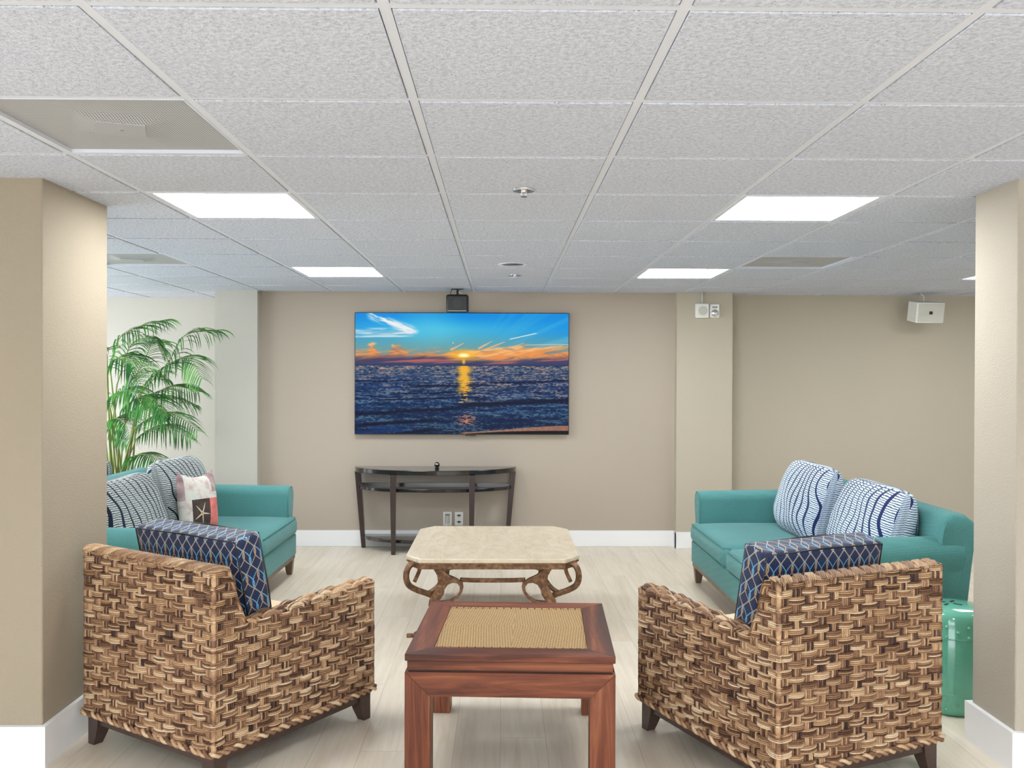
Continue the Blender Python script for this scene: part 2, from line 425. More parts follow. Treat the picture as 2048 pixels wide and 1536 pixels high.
for k in lights:   # unseen panels added on the same grid to light the room evenly
    if k in desc: continue
    i, j = k; t = thing('ceiling_light', 'unseen ceiling light panel added to brighten the room', 'light', (GX+(i+.5)*T, GY+(j+.5)*T, ZC), 0, 'unseen ceiling light panels added to brighten the room')
    h = T/2-.012; mb = MB(); mb.box((-h, -h, .001), (h, h, .012)); mb.build('diffuser', M_diff, t)
vd = ['large perforated grey air vent in the ceiling above the left column', 'perforated air vent in the far ceiling, left side behind the column', 'perforated air vent in the ceiling at right beyond the light panels']
for (i, j), d in zip(vents, vd):
    t = thing('ceiling_vent', d, 'vent', (GX+(i+.5)*T, GY+(j+.5)*T, ZC), 0, 'perforated ceiling vents')
    h = T/2-.012
    # perforated sheet, dished to a raised square in the middle
    n = 36; mb = MB(); vs = []
    for a in range(n+1):
        for b in range(n+1):
            x = -h+2*h*a/n; y = -h+2*h*b/n
            rx, ry = x*.94+y*.34, y*.94-x*.34      # the centre plate is turned a little
            m_ = max(abs(rx), abs(ry)); e = min(1, max(0, (m_-.065)/.07)); e = e*e*(3-2*e)
            vs.append((x, y, .014-.012*(1-e)+.0*m_))
    mb.add(vs, [(a*(n+1)+b, (a+1)*(n+1)+b, (a+1)*(n+1)+b+1, a*(n+1)+b+1) for a in range(n) for b in range(n)])
    mb.build('perforated_sheet', M_vent, t, smooth=True)
    mb = MB(); q = .068; mb.prism([(.94*a_-.34*b_, .34*a_+.94*b_) for a_, b_ in ((-q, -q), (q, -q), (q, q), (-q, q))], 'z', -.0005, .003)
    mb.build('centre_plate', M_ventp, t)
    mb = MB(); mb.lathe([(.006, -.003), (.006, .001)], n=12); mb.build('screw', M_chrome, t)
    mb = MB()
    for a, b in (((-h, -h), (h, -h+.005)), ((-h, h-.005), (h, h)), ((-h, -h+.005), (-h+.005, h-.005)), ((h-.005, -h+.005), (h, h-.005))):
        mb.box((a[0], a[1], .002), (b[0], b[1], .02))
    mb.build('frame', M_grid, t)
for (px, py, Y, d) in [(1048, 376, 3.56, 'chrome pendent sprinkler head nearer the camera'), (1030, 550, 6.5, 'small sprinkler head farther away near the screen')]:
    p = pxy(px, py, Y)
    t = thing('fire_sprinkler', d, 'sprinkler', (p.x, Y, ZC), 0, 'ceiling sprinklers')
    mb = MB(); mb.lathe([(.020, -.004), (.044, -.007), (.046, -.001), (.040, .002)], n=32); mb.build('escutcheon', M_chrome, t, smooth=True)
    mb = MB(); mb.lathe([(.007, -.015), (.011, -.011), (.011, 0)], n=14)
    mb.tube([(-.009, 0, -.010), (-.012, 0, -.018), (-.002, 0, -.027)], .0022, 6); mb.tube([(.009, 0, -.010), (.012, 0, -.018), (.002, 0, -.027)], .0022, 6)
    mb.build('body', M_chrome, t, smooth=True)
    mb = MB(); mb.lathe([(.003, -.030), (.013, -.030), (.013, -.028), (.003, -.026)], n=16); mb.build('deflector', M_chrome, t)
p = pxy(1026, 529, 5.9)
t = thing('recessed_downlight', 'round dark unlit downlight set in the middle of the ceiling', 'light', (p.x, 5.9, ZC))
mb = MB(); mb.lathe([(.068, .004), (.072, -.004), (.098, -.005), (.10, 0)], n=36); mb.build('trim_ring', M_grid, t, smooth=True)
mb = MB(); mb.lathe([(.074, -.003), (.05, -.0025), (0, -.002)], n=32); mb.build('dark_disc', M_legdark, t, smooth=True)  # flat dark disc across the trim ring, just below the tile

# ------------------------------------------------------------------ television
def fbm(x, y, seed, octv=5, per=.55):
    rs = np.random.RandomState(seed); tot = np.zeros_like(x); a = 1; s = 0
    for o in range(octv):
        g = rs.rand(64, 64); X = x*2**o+o*7.3; Yy = y*2**o+o*3.1
        xi = np.floor(X).astype(int); yi = np.floor(Yy).astype(int); fx = X-xi; fy = Yy-yi
        fx = fx*fx*(3-2*fx); fy = fy*fy*(3-2*fy)
        G = lambda i, j: g[i % 64, j % 64]
        tot += a*((G(xi, yi)*(1-fx)+G(xi+1, yi)*fx)*(1-fy)+(G(xi, yi+1)*(1-fx)+G(xi+1, yi+1)*fx)*fy); s += a; a *= per
    return tot/s
def sunset(U, Vv):
    L = lambda r, g, b: np.array([r, g, b], float)/255
    sm = lambda a, b, x: (lambda t: t*t*(3-2*t))(np.clip((x-a)/(b-a), 0, 1))
    mixc = lambda A, B, t: A*(1-t[..., None])+B*t[..., None]
    asp = 1.757; X = U*asp; hz = .437
    one = np.ones_like(U)
    sky = mixc(L(4, 140, 226)*one[..., None], L(72, 190, 224), sm(.0, .15, Vv)*(1-np.abs(U-.40)*1.3).clip(0, 1))
    sky = mixc(sky, L(110, 158, 160), sm(.12, .31, Vv)*.9)
    ray = fbm(np.arctan2(hz-Vv, X-.51*asp)*12, U*0, 3, 3); sky = mixc(sky, L(110, 200, 226), sm(.5, .8, ray)*.4*sm(.55, .9, U))
    sky = mixc(sky, L(90, 205, 235), sm(.25, .0, np.hypot((U-.34)*1.2, Vv-.10))*.45)
    # high white cloud: two wisps that meet on the right
    st = fbm(X*5+Vv*8, Vv*40-X*17, 5, 5, .6); st2 = fbm(X*5, Vv*52+X*2, 6, 5, .6)
    cu = .045+.195*np.clip((U-.06)/.24, 0, 1)**.9*.80
    c1 = sm(.055, .0, np.abs(Vv-(.02+(U-.07)*.60)))*sm(.04, .08, U)*sm(.305, .25, U)
    c2 = sm(.030, .0, np.abs(Vv-(.155+.01*np.sin(U*11)))) *sm(.31, .26, U)*.9
    c3 = sm(.014, .0, np.abs(Vv-(.195-.02*U)))*sm(.30, .2, U)*.8
    c4 = sm(.022, .0, np.abs(Vv-.128-.04*U))*sm(.03, .1, U)*sm(.27, .2, U)*.6
    cl = np.clip(c1*sm(.32, .62, st)*1.15+(c2+c3+c4)*sm(.25, .55, st2), 0, 1); sky = mixc(sky, L(238, 240, 242), cl)
    sky = mixc(sky, L(200, 205, 212), np.clip(c2*sm(.6, .4, st2), 0, 1)*.5)
    ln = np.abs(Vv-(.215-(U-.72)*.40)); sky = mixc(sky, L(235, 235, 240), sm(.006, .001, ln)*sm(.715, .73, U)*sm(.86, .84, U))
    sky = mixc(sky, L(245, 240, 225), sm(.006, .003, np.hypot((U-.458)*asp, Vv-.245)))
    # orange band with tendrils rising to the upper right
    n = fbm(X*4+Vv*6, Vv*22+X*3, 11, 6, .62); n2 = fbm(X*2.3+4, Vv*4, 21, 4); n3 = fbm(X*7-Vv*30, Vv*12+X*4, 13, 4)
    top = .325-.05*(n2-.45)-.03*sm(.5, .95, U)-.045*np.exp(-((U-.08)/.018)**2)-.05*np.exp(-((U-.19)/.03)**2)
    for (u0, v0, u1, v1) in ((.58, .29, .645, .225), (.61, .30, .70, .235), (.70, .30, .79, .245), (.45, .30, .505, .25), (.175, .27, .24, .335), (.065, .26, .10, .33)):
        tt = np.clip(((U-u0)*(u1-u0)+(Vv-v0)*(v1-v0))/((u1-u0)**2+(v1-v0)**2), 0, 1)
        d = np.hypot((U-(u0+tt*(u1-u0)))*asp, Vv-(v0+tt*(v1-v0)))
        sky = mixc(sky, L(246, 190, 140), sm(.016*(1.15-tt*.8), 0, d+(n-.5)*.012)*.9)
    sky = mixc(sky, L(235, 205, 180), sm(.005, .001, np.abs(Vv-.262+.006*np.sin(U*8)))*sm(.78, .8, U)*.8)
    body = sm(-.03, .025, Vv-top+(n-.5)*.15)*sm(.452, .375, Vv+.5*(n-.5)*.08)
    oc = mixc(L(238, 148, 76)*one[..., None], L(252, 190, 122), sm(.5, .72, n)); oc = mixc(oc, L(150, 110, 104), sm(.47, .30, n)*.95); oc = mixc(oc, L(120, 110, 120), sm(.58, .72, n3)*.45)
    sky = mixc(sky, oc, np.clip(body, 0, 1)*.97)
    pur = sm(.345, .40, Vv+(n-.5)*.09+.022*np.sin(U*7)-.0)
    pc = mixc(L(52, 54, 96)*one[..., None], L(170, 92, 96), sm(.5, .7, fbm(X*2.2+Vv*3, Vv*38+X*2, 31, 4)))
    sky = mixc(sky, pc, pur*.92); sky = mixc(sky, L(38, 54, 96), sm(.41, .434, Vv)*.85)
    dsun = np.hypot((U-.508)*asp*.7, (Vv-.350)*1.7)
    sky = mixc(sky, L(255, 190, 40), sm(.13, .0, dsun)*.9); sky = mixc(sky, L(255, 250, 190), sm(.045, .015, dsun)*sm(.375, .355, Vv))
    sky = mixc(sky, L(255, 186, 50), sm(.022, .0, np.hypot((U-.508)*asp, (Vv-.40)*.6)))
    # water
    t = np.clip((Vv-hz)/(1-hz), 0, 1); dd = 1/(t+.12)
    Yp = dd*9; Xp = (U-.5)*asp*dd*5
    w1 = fbm(Xp*.8+40, Yp*2.6, 41, 5, .62); w2 = fbm(X*50, Vv*150, 51, 3, .7); w3 = fbm(Xp*.28+20, Yp*.9+Xp*.05, 61, 4, .5)
    wat = mixc(L(52, 88, 122)*one[..., None], L(14, 52, 100), sm(.0, .5, t)); wat = mixc(wat, L(6, 22, 48), sm(.5, 1, t)*.75)
    wat = mixc(wat, L(4, 22, 62), sm(.50, .38, w1*.65+w2*.35)*.85)
    hl = mixc(L(176, 146, 138)*one[..., None], L(96, 128, 150), sm(.05, .75, t)); hl = mixc(hl, L(214, 160, 128), sm(.5, .62, fbm(X*3, Vv*5, 77, 3))*sm(.75, .1, t)*.8)
    wat = mixc(wat, hl, sm(.49, .64, w1*.5+w2*.5)*(.92-.30*t)); wat = mixc(wat, L(10, 48, 110), sm(.53, .66, w3)*sm(.02, .2, t)*.65)
    for (v0, am, wd, x0, x1, sl) in ((.765, .02, .020, .50, 1.2, -.09), (.785, .02, .013, -.1, .52, -.10), (.86, .02, .013, .0, .42, -.16), (.94, .02, .013, .05, .40, -.20), (.60, .01, .008, .25, .62, -.02), (.655, .01, .006, .2, .55, -.07), (.585, .01, .006, .62, 1.2, -.05), (.70, .01, .006, .1, .45, -.06), (.56, .01, .005, -.1, .3, .0)):
        y0 = v0+sl*(U-.5)+.012*(fbm(X*4+v0*9, X*0+v0*9, 71, 3)-.5)*2
        wat = mixc(wat, L(3, 12, 42), sm(wd*1.7, wd*.3, np.abs(Vv-y0)+(w2-.5)*wd)*sm(x0-.05, x0+.06, U)*sm(x1+.05, x1-.08, U)*.95)
    wx = np.abs(U-.510)/(.022+.016*np.abs(np.sin(Vv*37))); gl = sm(1.4, .2, wx)*sm(.80, .72, Vv)*sm(.40, .54, w1*.4+w2*.35+.30*sm(.78, .44, Vv))
    wat = mixc(wat, L(250, 182, 50), gl*.95)
    g2 = sm(.12, .02, np.hypot((U-.52)*asp, (Vv-.885)*1.5))*sm(.45, .58, w2); wat = mixc(wat, L(224, 140, 104), g2*.85)
    sd = .985-.055*sm(.48, 1, U); sand = sm(-.005, .005, Vv-sd)*sm(.47, .52, U); wat = mixc(wat, L(186, 126, 96), sand*(.6+.4*w2)+0*sand)
    dk = sm(-.004, .006, Vv-(sd+.012+.030*sm(.6, 1.0, U)))*sm(.5, .56, U); wat = mixc(wat, L(10, 8, 14), dk)
    img = np.where((Vv < hz)[..., None], sky, wat)
    return np.clip(img, 0, 1)
TX0, TX1, TZ0, TZ1 = -1.275, .591, .983, 2.044
t = thing('television', 'large wall mounted flat screen showing an orange sunset over the sea', 'television', ((TX0+TX1)/2, YW, TZ0))
hw = (TX1-TX0)/2; hh = TZ1-TZ0
mb = MB(); mb.box((-hw, -.055, 0), (hw, -.02, hh)); mb.build('housing', M_bplast, t, bevel=.004)
mb = MB(); mb.box((-.3, -.02, .3), (.3, 0, .75)); mb.build('wall_mount', M_bplast, t)
NX, NY = 800, 456
uu_, vv_ = np.meshgrid(np.linspace(0, 1, NX), np.linspace(0, 1, NY))
img = sunset(uu_, vv_); img = np.where(img > .04045, ((img+.055)/1.055)**2.4, img/12.92)
me = bpy.data.meshes.new('screen')
vs = np.stack([(-hw+.006)+uu_*(2*hw-.012), np.full_like(uu_, -.0555), hh-.006-vv_*(hh-.012)], -1).reshape(-1, 3)
idx = np.arange(NX*NY).reshape(NY, NX)
fs = np.stack([idx[:-1, :-1], idx[1:, :-1], idx[1:, 1:], idx[:-1, 1:]], -1).reshape(-1, 4)
me.vertices.add(len(vs)); me.vertices.foreach_set('co', vs.ravel())
me.loops.add(fs.size); me.loops.foreach_set('vertex_index', fs.ravel())
me.polygons.add(len(fs)); me.polygons.foreach_set('loop_start', np.arange(len(fs))*4); me.update(calc_edges=True)
ca = me.color_attributes.new('picture', 'FLOAT_COLOR', 'POINT'); ca.data.foreach_set('color', np.concatenate([img.reshape(-1, 3), np.ones((len(vs), 1))], 1).ravel())
M_scr, nd = mat('screen_picture', (.005, .005, .005, 1), .45, spec=.1)
at = nd.n.new('ShaderNodeAttribute'); at.attribute_name = 'picture'; nd.l.new(at.outputs['Color'], nd.p.inputs['Emission Color']); nd.p.inputs['Emission Strength'].default_value = .97/2**1.05
me.materials.append(M_scr); o = bpy.data.objects.new('screen', me); C.objects.link(o); o.parent = t
mb = MB(); mb.box((.03, -.05, -.012), (.12, -.03, .001)); mb.build('sensor_bar', M_bplast, t)

# ------------------------------------------------------------------ wall and ceiling devices
p = pxy(915, 608, 7.55)
t = thing('ceiling_speaker', 'small black box speaker hanging from the ceiling above the screen', 'speaker', (p.x, 7.55, p.z))
mb = MB(); mb.box((-.093, -.07, -.076), (.093, .07, .076)); mb.build('cabinet', M_bplast, t, bevel=.018, seg=4)
mb = MB(); mb.prism([(.04*math.sin(a), .04*math.cos(a)) for a in [2*PI*k/24 for k in range(24)]], 'y', -.0715, -.068); mb.build('grille', M_bgrille, t)
mb = MB(); mb.box((-.080, -.0735, -.066), (.080, -.066, -.061)); mb.build('trim_strip', M_plastg, t)
mb = MB(); mb.tube([(0, 0, .07), (0, 0, ZC-p.z+.002)], .010, 10); mb.box((-.05, -.03, ZC-p.z-.006), (.05, .03, ZC-p.z+.001)); mb.build('bracket', M_bplast, t)
mb = MB(); mb.tube([(-.055, -.03, .07), (-.058, -.035, .085), (-.045, -.02, ZC-p.z)], .003, 6); mb.build('cable', M_bplast, t, smooth=True)
mb = MB(); mb.tube([(.07, -.05, .045), (.03, -.04, .09), (.01, -.02, .10), (.055, -.01, ZC-p.z)], .002, 6); mb.build('cable', M_plast, t, smooth=True)
p = pxy(1852, 624, 7.72)
t = thing('wall_speaker', 'white tilted loudspeaker high on the right back wall', 'speaker', (p.x, 7.72, p.z)); t.rotation_euler = (math.radians(10), 0, math.radians(4))
mb = MB(); mb.prism([(-.125, -.075), (.125, -.075), (.115, .10), (-.115, .10)], 'z', -.088, .088); mb.build('cabinet', M_plast, t, bevel=.01, seg=3)
mb = MB(); mb.box((-.113, -.080, -.077), (.113, -.074, .077)); mb.build('grille', M_plastg, t, bevel=.003)
mb = MB(); mb.box((-.014, -.083, -.013), (.014, -.0795, .013)); mb.box((-.006, -.084, -.006), (.006, -.0825, .006), 1); mb.build('logo_badge', [M_bplast, M_bgrille], t)
mb = MB(); mb.tube([(0, .06, 0), (0, .27, -.04)], .014, 10); mb.build('bracket', M_plast, t)
mb = MB(); mb.tube([(.0, .05, .085), (.005, .07, .13), (-.02, .10, .16), (-.045, .12, .195)], .004, 6); mb.build('cable', M_plast, t, smooth=True)
p = pxy(1404, 622, 7.765)
t = thing('alarm_speaker', 'beige square fire alarm speaker on the pier, with conduit above', 'alarm', (p.x, 7.765, p.z))
mb = MB(); mb.box((-.063, -.04, -.063), (.055, 0, .063)); mb.build('housing', M_plast, t, bevel=.01, seg=3)
mb = MB(); mb.prism([(.04*math.sin(a), .04*math.cos(a)) for a in [2*PI*k/32 for k in range(32)]], 'y', -.042, -.038); mb.build('grille', M_plastg, t)
mb = MB(); mb.tube([(0, -.012, .06), (0, -.012, ZC-p.z+.003)], .009, 10); mb.build('conduit', M_plastg, t, smooth=True)
p = pxy(1428, 622, 7.765)
t = thing('alarm_strobe', 'small clear fire alarm strobe beside the square alarm speaker', 'alarm', (p.x, 7.765, p.z))
mb = MB(); mb.box((-.043, -.03, -.06), (.043, 0, .06)); mb.build('housing', M_plast, t, bevel=.008, seg=3)
mb = MB(); mb.sphere((0, -.03, -.02), .033, 14, sq=(1, .5, 1)); mb.build('strobe_lens', M_chrome, t, smooth=True)
mb = MB()
for k in range(4): mb.box((-.02+k*.011, -.0315, .025), (-.013+k*.011, -.029, .036))
mb.build('marking', M_bgrille, t)
p = pxy(895, 1037, YW)
t = thing('cable_wall_plate', 'white recessed wall plate with a cable coming out, left of the socket', 'wall plate', (p.x, YW, p.z))
mb = MB(); mb.box((-.038, -.008, -.06), (.038, 0, -.045)); mb.box((-.038, -.008, .045), (.038, 0, .06)); mb.box((-.038, -.008, -.045), (-.022, 0, .045)); mb.box((.022, -.008, -.045), (.038, 0, .045)); mb.build('frame', M_plast, t)
mb = MB(); mb.box((-.022, -.002, -.045), (.022, 0, .045)); mb.build('recess', M_plastg, t)
mb = MB(); mb.box((-.02, -.006, .030), (.02, -.0015, .035)); mb.build('slot', M_bplast, t)
mb = MB(); mb.tube([(.0, -.004, .02), (-.004, -.02, -.01), (-.006, -.016, -.05), (0, -.03, -.10), (.0, -.02, -.2)], .004, 8); mb.build('cable', M_plast, t, smooth=True)
p = pxy(918, 1037, YW)
t = thing('wall_socket', 'white duplex wall socket behind the coffee table, under the console', 'socket', (p.x, YW, p.z))
mb = MB(); mb.box((-.037, -.007, -.06), (.037, 0, .06)); mb.build('plate', M_plast, t, bevel=.003)
for s in (-1, 1):
    mb = MB(); mb.box((-.018, -.009, s*.028-.004), (.018, -.006, s*.028+.004)); mb.box((-.004, -.009, s*.028-.014), (.004, -.006, s*.028+.01)); mb.build('outlet', M_bplast, t)

# ------------------------------------------------------------------ console table
CX, CW, CD, CZ = -.570, .700, .40, .705
t = thing('console_table', 'dark half moon console table with open shelves under the screen', 'table', (CX, YW-.035, 0))
def half(w, d, n=40): return [(-w*math.cos(PI*k/n), -d*math.sin(PI*k/n)) for k in range(n+1)]
mb = MB(); mb.prism(half(CW, CD), 'z', CZ-.04, CZ); mb.build('table_top', M_black, t, bevel=.004)
for z, w_, d_, nm in ((.545, CW-.035, CD-.045, 'shelf'), (.115, CW-.075, CD-.055, 'shelf')):
    mb = MB(); mb.prism(half(w_, d_), 'z', z-.028, z); mb.build(nm, M_black, t, bevel=.003)
mb = MB(); mb.box((-CW+.04, -.022, .545), (CW-.04, 0, .562)); mb.build('back_rail', M_black, t)
for sx, kx, ky in ((-1, 1, 0), (1, 1, 0), (-1, .47, 1), (1, .47, 1)):
    xt = sx*(CW*kx-(.027 if ky == 0 else 0)); yt = -.03 if ky == 0 else -CD*math.sqrt(1-.47**2)-.006
    xb = xt-sx*.052 if ky == 0 else xt; yb = yt if ky == 0 else yt+.01
    if ky: xb = xt+.004*(1 if sx < 0 else -1)
    mb = MB(); a = .025; b = .017
    mb.frustum((xb-b, yb-b, xb+b, yb+b, 0), (xt-a, yt-a, xt+a, yt+a, CZ-.04)); mb.build('leg', M_legdark, t, bevel=.003)
p = pxy(874, 934, 7.6)
t = thing('ornament', 'small round black ornament on the console table', 'ornament', (p.x, 7.6, CZ))
mb = MB(); mb.sphere((0, 0, .033), .024, 16); mb.build('ball', M_black, t, smooth=True)
mb = MB(); mb.lathe([(.018, 0), (.02, .004), (.012, .012), (.014, .016)], n=20); mb.build('base', M_bplast, t)
mb = MB(); mb.sphere((.004, -.022, .040), .009, 10); mb.sphere((-.010, -.017, .043), .006, 8); mb.build('chrome_dots', M_chrome, t, smooth=True)

# ------------------------------------------------------------------ sofas
def piping(pts, r=.0045, closed=True):
    mb = MB(); mb.tube(pts, r, 6, closed); return mb
def rbox(mb, a, b, nx=10, ny=10, nz=4, e=.05, puff=0., mi=0):
    """rounded box with a puffed top, built as a closed lattice shell"""
    x0, y0, z0 = a; x1, y1, z1 = b; c = Vector(((x0+x1)/2, (y0+y1)/2, (z0+z1)/2)); hx, hy, hz = (x1-x0)/2, (y1-y0)/2, (z1-z0)/2
    key = {}; vs = []
    def vert(i, j, k):
        if (i, j, k) in key: return key[i, j, k]
        def sp(t, n): # denser near ends
            t = t/n*2-1; return math.sin(t*PI/2)*.35+t*.65
        p = Vector((sp(i, nx)*hx, sp(j, ny)*hy, sp(k, nz)*hz))
        q = Vector((max(-hx+e, min(hx-e, p.x)), max(-hy+e, min(hy-e, p.y)), max(-hz+e, min(hz-e, p.z))))
        d = p-q
        if d.length > 1e-9: p = q+d.normalized()*e
        g = (1-(p.x/hx)**4)*(1-(p.y/hy)**4)
        p.z += puff*g*(1 if p.z > 0 else -.0)*max(0, p.z/hz)
        key[i, j, k] = len(vs); vs.append(c+p); return key[i, j, k]
    fs = []
    for i in range(nx):
        for j in range(ny):
            fs.append((vert(i, j, 0), vert(i, j+1, 0), vert(i+1, j+1, 0), vert(i+1, j, 0)))
            fs.append((vert(i, j, nz), vert(i+1, j, nz), vert(i+1, j+1, nz), vert(i, j+1, nz)))
    for i in range(nx):
        for k in range(nz):
            fs.append((vert(i, 0, k), vert(i+1, 0, k), vert(i+1, 0, k+1), vert(i, 0, k+1)))
            fs.append((vert(i, ny, k), vert(i, ny, k+1), vert(i+1, ny, k+1), vert(i+1, ny, k)))
    for j in range(ny):
        for k in range(nz):
            fs.append((vert(0, j, k), vert(0, j, k+1), vert(0, j+1, k+1), vert(0, j+1, k)))
            fs.append((vert(nx, j, k), vert(nx, j+1, k), vert(nx, j+1, k+1), vert(nx, j, k+1)))
    mb.add(vs, fs, mi)
def make_sofa(label):
    """length along X, front towards -Y, origin on the floor at the centre"""
    t = thing('sofa', label, 'sofa')
    L, D = 1.025, .505
    mb = MB(); mb.box((-L+.10, -D+.02, .15), (L-.10, D-.05, .31)); mb.build('base', M_teal, t, bevel=.012)
    mb = MB(); mb.box((-L+.02, -D+.015, .148), (L-.02, -D+.035, .30)); mb.build('front_panel', M_teal, t, bevel=.008)
    mb = MB(); mb.box((-L+.025, -D+.022, .118), (L-.025, D-.07, .15)); mb.build('base_rail', M_legdk, t, bevel=.003)
    for sx in (-1, 1):
        for sy in (-1, 1):
            x = sx*(L-.06); y = -D+.058 if sy < 0 else D-.11
            mb = MB(); n = 6
            for k in range(n):
                z0, z1 = .118*k/n, .118*(k+1)/n
                f = lambda z: (.017+.014*(z/.118)**.7, -sx*.010*(1-z/.118)**2*0+sx*.012*(1-z/.118)**2)
                (a, ox), (b, px_) = f(z0), f(z1)
                mb.frustum((x+ox-a, y-a, x+ox+a, y+a, z0), (x+px_-b, y-b, x+px_+b, y+b, z1))
            mb.build('leg', M_legdk, t)
    # arms: upright inside, rolled over and flared outside, tapering to the base
    prof = []
    for sx in (-1, 1):
        pts = [(-.135, .16), (-.135, .60), (-.128, .632), (-.105, .655), (-.06, .665), (-.02, .655), (.012, .625), (.022, .585), (.008, .52), (-.012, .45), (-.02, .40), (-.045, .28), (-.062, .16)]
        poly = [(sx*(L-.0)+sx*a, z) for a, z in pts]
        if sx < 0: poly = poly[::-1]
        mb = MB(); y0, y1 = -D+.045, D-.06
        n = len(poly); ys = [y0, y0+.012, y0+.03, 0, y1-.03, y1]
        ins = [.012, .003, 0, 0, 0, .006]
        cx_ = sum(a for a, z in poly)/n; cz_ = sum(z for a, z in poly)/n
        vs = []
        for yy, q in zip(ys, ins):
            for a, z in poly:
                d = Vector((a-cx_, z-cz_)); d = d*(1-q/max(.05, d.length)); rise = .018*max(0, (yy+D)/(2*D))*max(0, (z-.5)/.16)
                vs.append((cx_+d.x, yy, cz_+d.y+rise))
        fs = [tuple(range(n-1, -1, -1)), tuple(range((len(ys)-1)*n, len(ys)*n))]
        for k in range(len(ys)-1):
            for i in range(n): j = (i+1) % n; fs.append((k*n+i, k*n+j, (k+1)*n+j, (k+1)*n+i))
        fs = [f[::-1] for f in fs]
        mb.add(vs, fs)
        a_ = mb.build('arm', M_teal, t, smooth=True, auto=math.radians(50))
        piping([(p[0], y0+.004, p[1]) for p in [(cx_+(a-cx_)*.97, cz_+(z-cz_)*.985) for a, z in poly]], .004).build('piping', M_teal, a_, smooth=True)
    # back
    pts = [(.30, .18), (.285, .45), (.335, .745), (.355, .785), (.40, .80), (.46, .795), (.50, .765), (.515, .72), (.49, .50), (.445, .16)]
    mb = MB(); xs = [-L-.005, -L+.012, -L+.04, 0, L-.04, L-.012, L+.005]; ins = [.02, .005, 0, 0, 0, .005, .02]; n = len(pts); vs = []
    cy_ = sum(a for a, z in pts)/n; cz_ = sum(z for a, z in pts)/n
    for xx, q in zip(xs, ins):
        for a, z in pts:
            d = Vector((a-cy_, z-cz_)); d = d*(1-q/max(.05, d.length)); vs.append((xx, cy_+d.x, cz_+d.y))
    fs = [tuple(range(n)), tuple(range((len(xs)-1)*n, len(xs)*n))[::-1]]
    for k in range(len(xs)-1):
        for i in range(n): j = (i+1) % n; fs.append((k*n+i, (k+1)*n+i, (k+1)*n+j, k*n+j))
    mb.add(vs, fs); mb.build('back', M_teal, t, smooth=True, auto=math.radians(55))
    # T-shaped seat cushions
    for sx in (-1, 1):
        mb = MB(); x0, x1 = (-L+.01, -.004) if sx < 0 else (.004, L-.01)
        rbox(mb, (x0, -D, .295), (x1, .30, .435), 14, 14, 6, .05, .022)
        # narrow the part between the arms
        def tp(v):
            x, y, z = v
            s = min(1, max(0, (y-(-D+.03))/.05)); lim = L-.142
            if sx < 0 and x < -.3: x = max(x, -lim*s+(-L+.01)*(1-s)) if x < -lim else x
            if sx > 0 and x > .3: x = min(x, lim*s+(L-.01)*(1-s)) if x > lim else x
            return (x, y, z)
        mb.v = [tp(v) for v in mb.v]
        c_ = mb.build('seat_cushion', M_teal, t, smooth=True)
        e = .014
        loop = lambda z: [(x0+e*2, -D+e*.9, z), ((x0+x1)/2, -D+e*.9, z), (x1-e*2, -D+e*.9, z), (x1-e*.9, -D+e*2, z)]
        piping([(x0+.05, -D+.011, .424), ((x0+x1)/2, -D+.009, .428), (x1-.05, -D+.011, .424), (x1-.016, -D+.05, .426)], .0045, False).build('piping', M_teal, c_, smooth=True)
        piping([(x0+.05, -D+.014, .303), ((x0+x1)/2, -D+.012, .303), (x1-.05, -D+.014, .303)], .004, False).build('piping', M_teal, c_, smooth=True)
    return t
M_legdk, nd = mat('weathered_leg_wood', lin(112, 92, 78), .45)
co = nd.coord(); setc(nd, nd.mix(nd.noise(co, 14, 3), lin(84, 66, 56), lin(140, 118, 100)))
sofaR = make_sofa('teal sofa with flared arms on the right, beside the jade garden stool')
sofaR.location = (1.875, 5.475, 0); sofaR.rotation_euler = (0, 0, -PI/2); sofaR['group'] = 'teal sofas'
sofaL = copy_tree(sofaR); sofaL.location = (-2.03, 5.745, 0); sofaL.rotation_euler = (0, 0, PI/2); sofaL['label'] = 'teal sofa on the left with the starfish pillow on its seat'
sofaB = copy_tree(sofaR); sofaB.location = (-3.095, 5.75, 0); sofaB['label'] = 'teal sofa standing back to back behind the left sofa, mostly hidden'

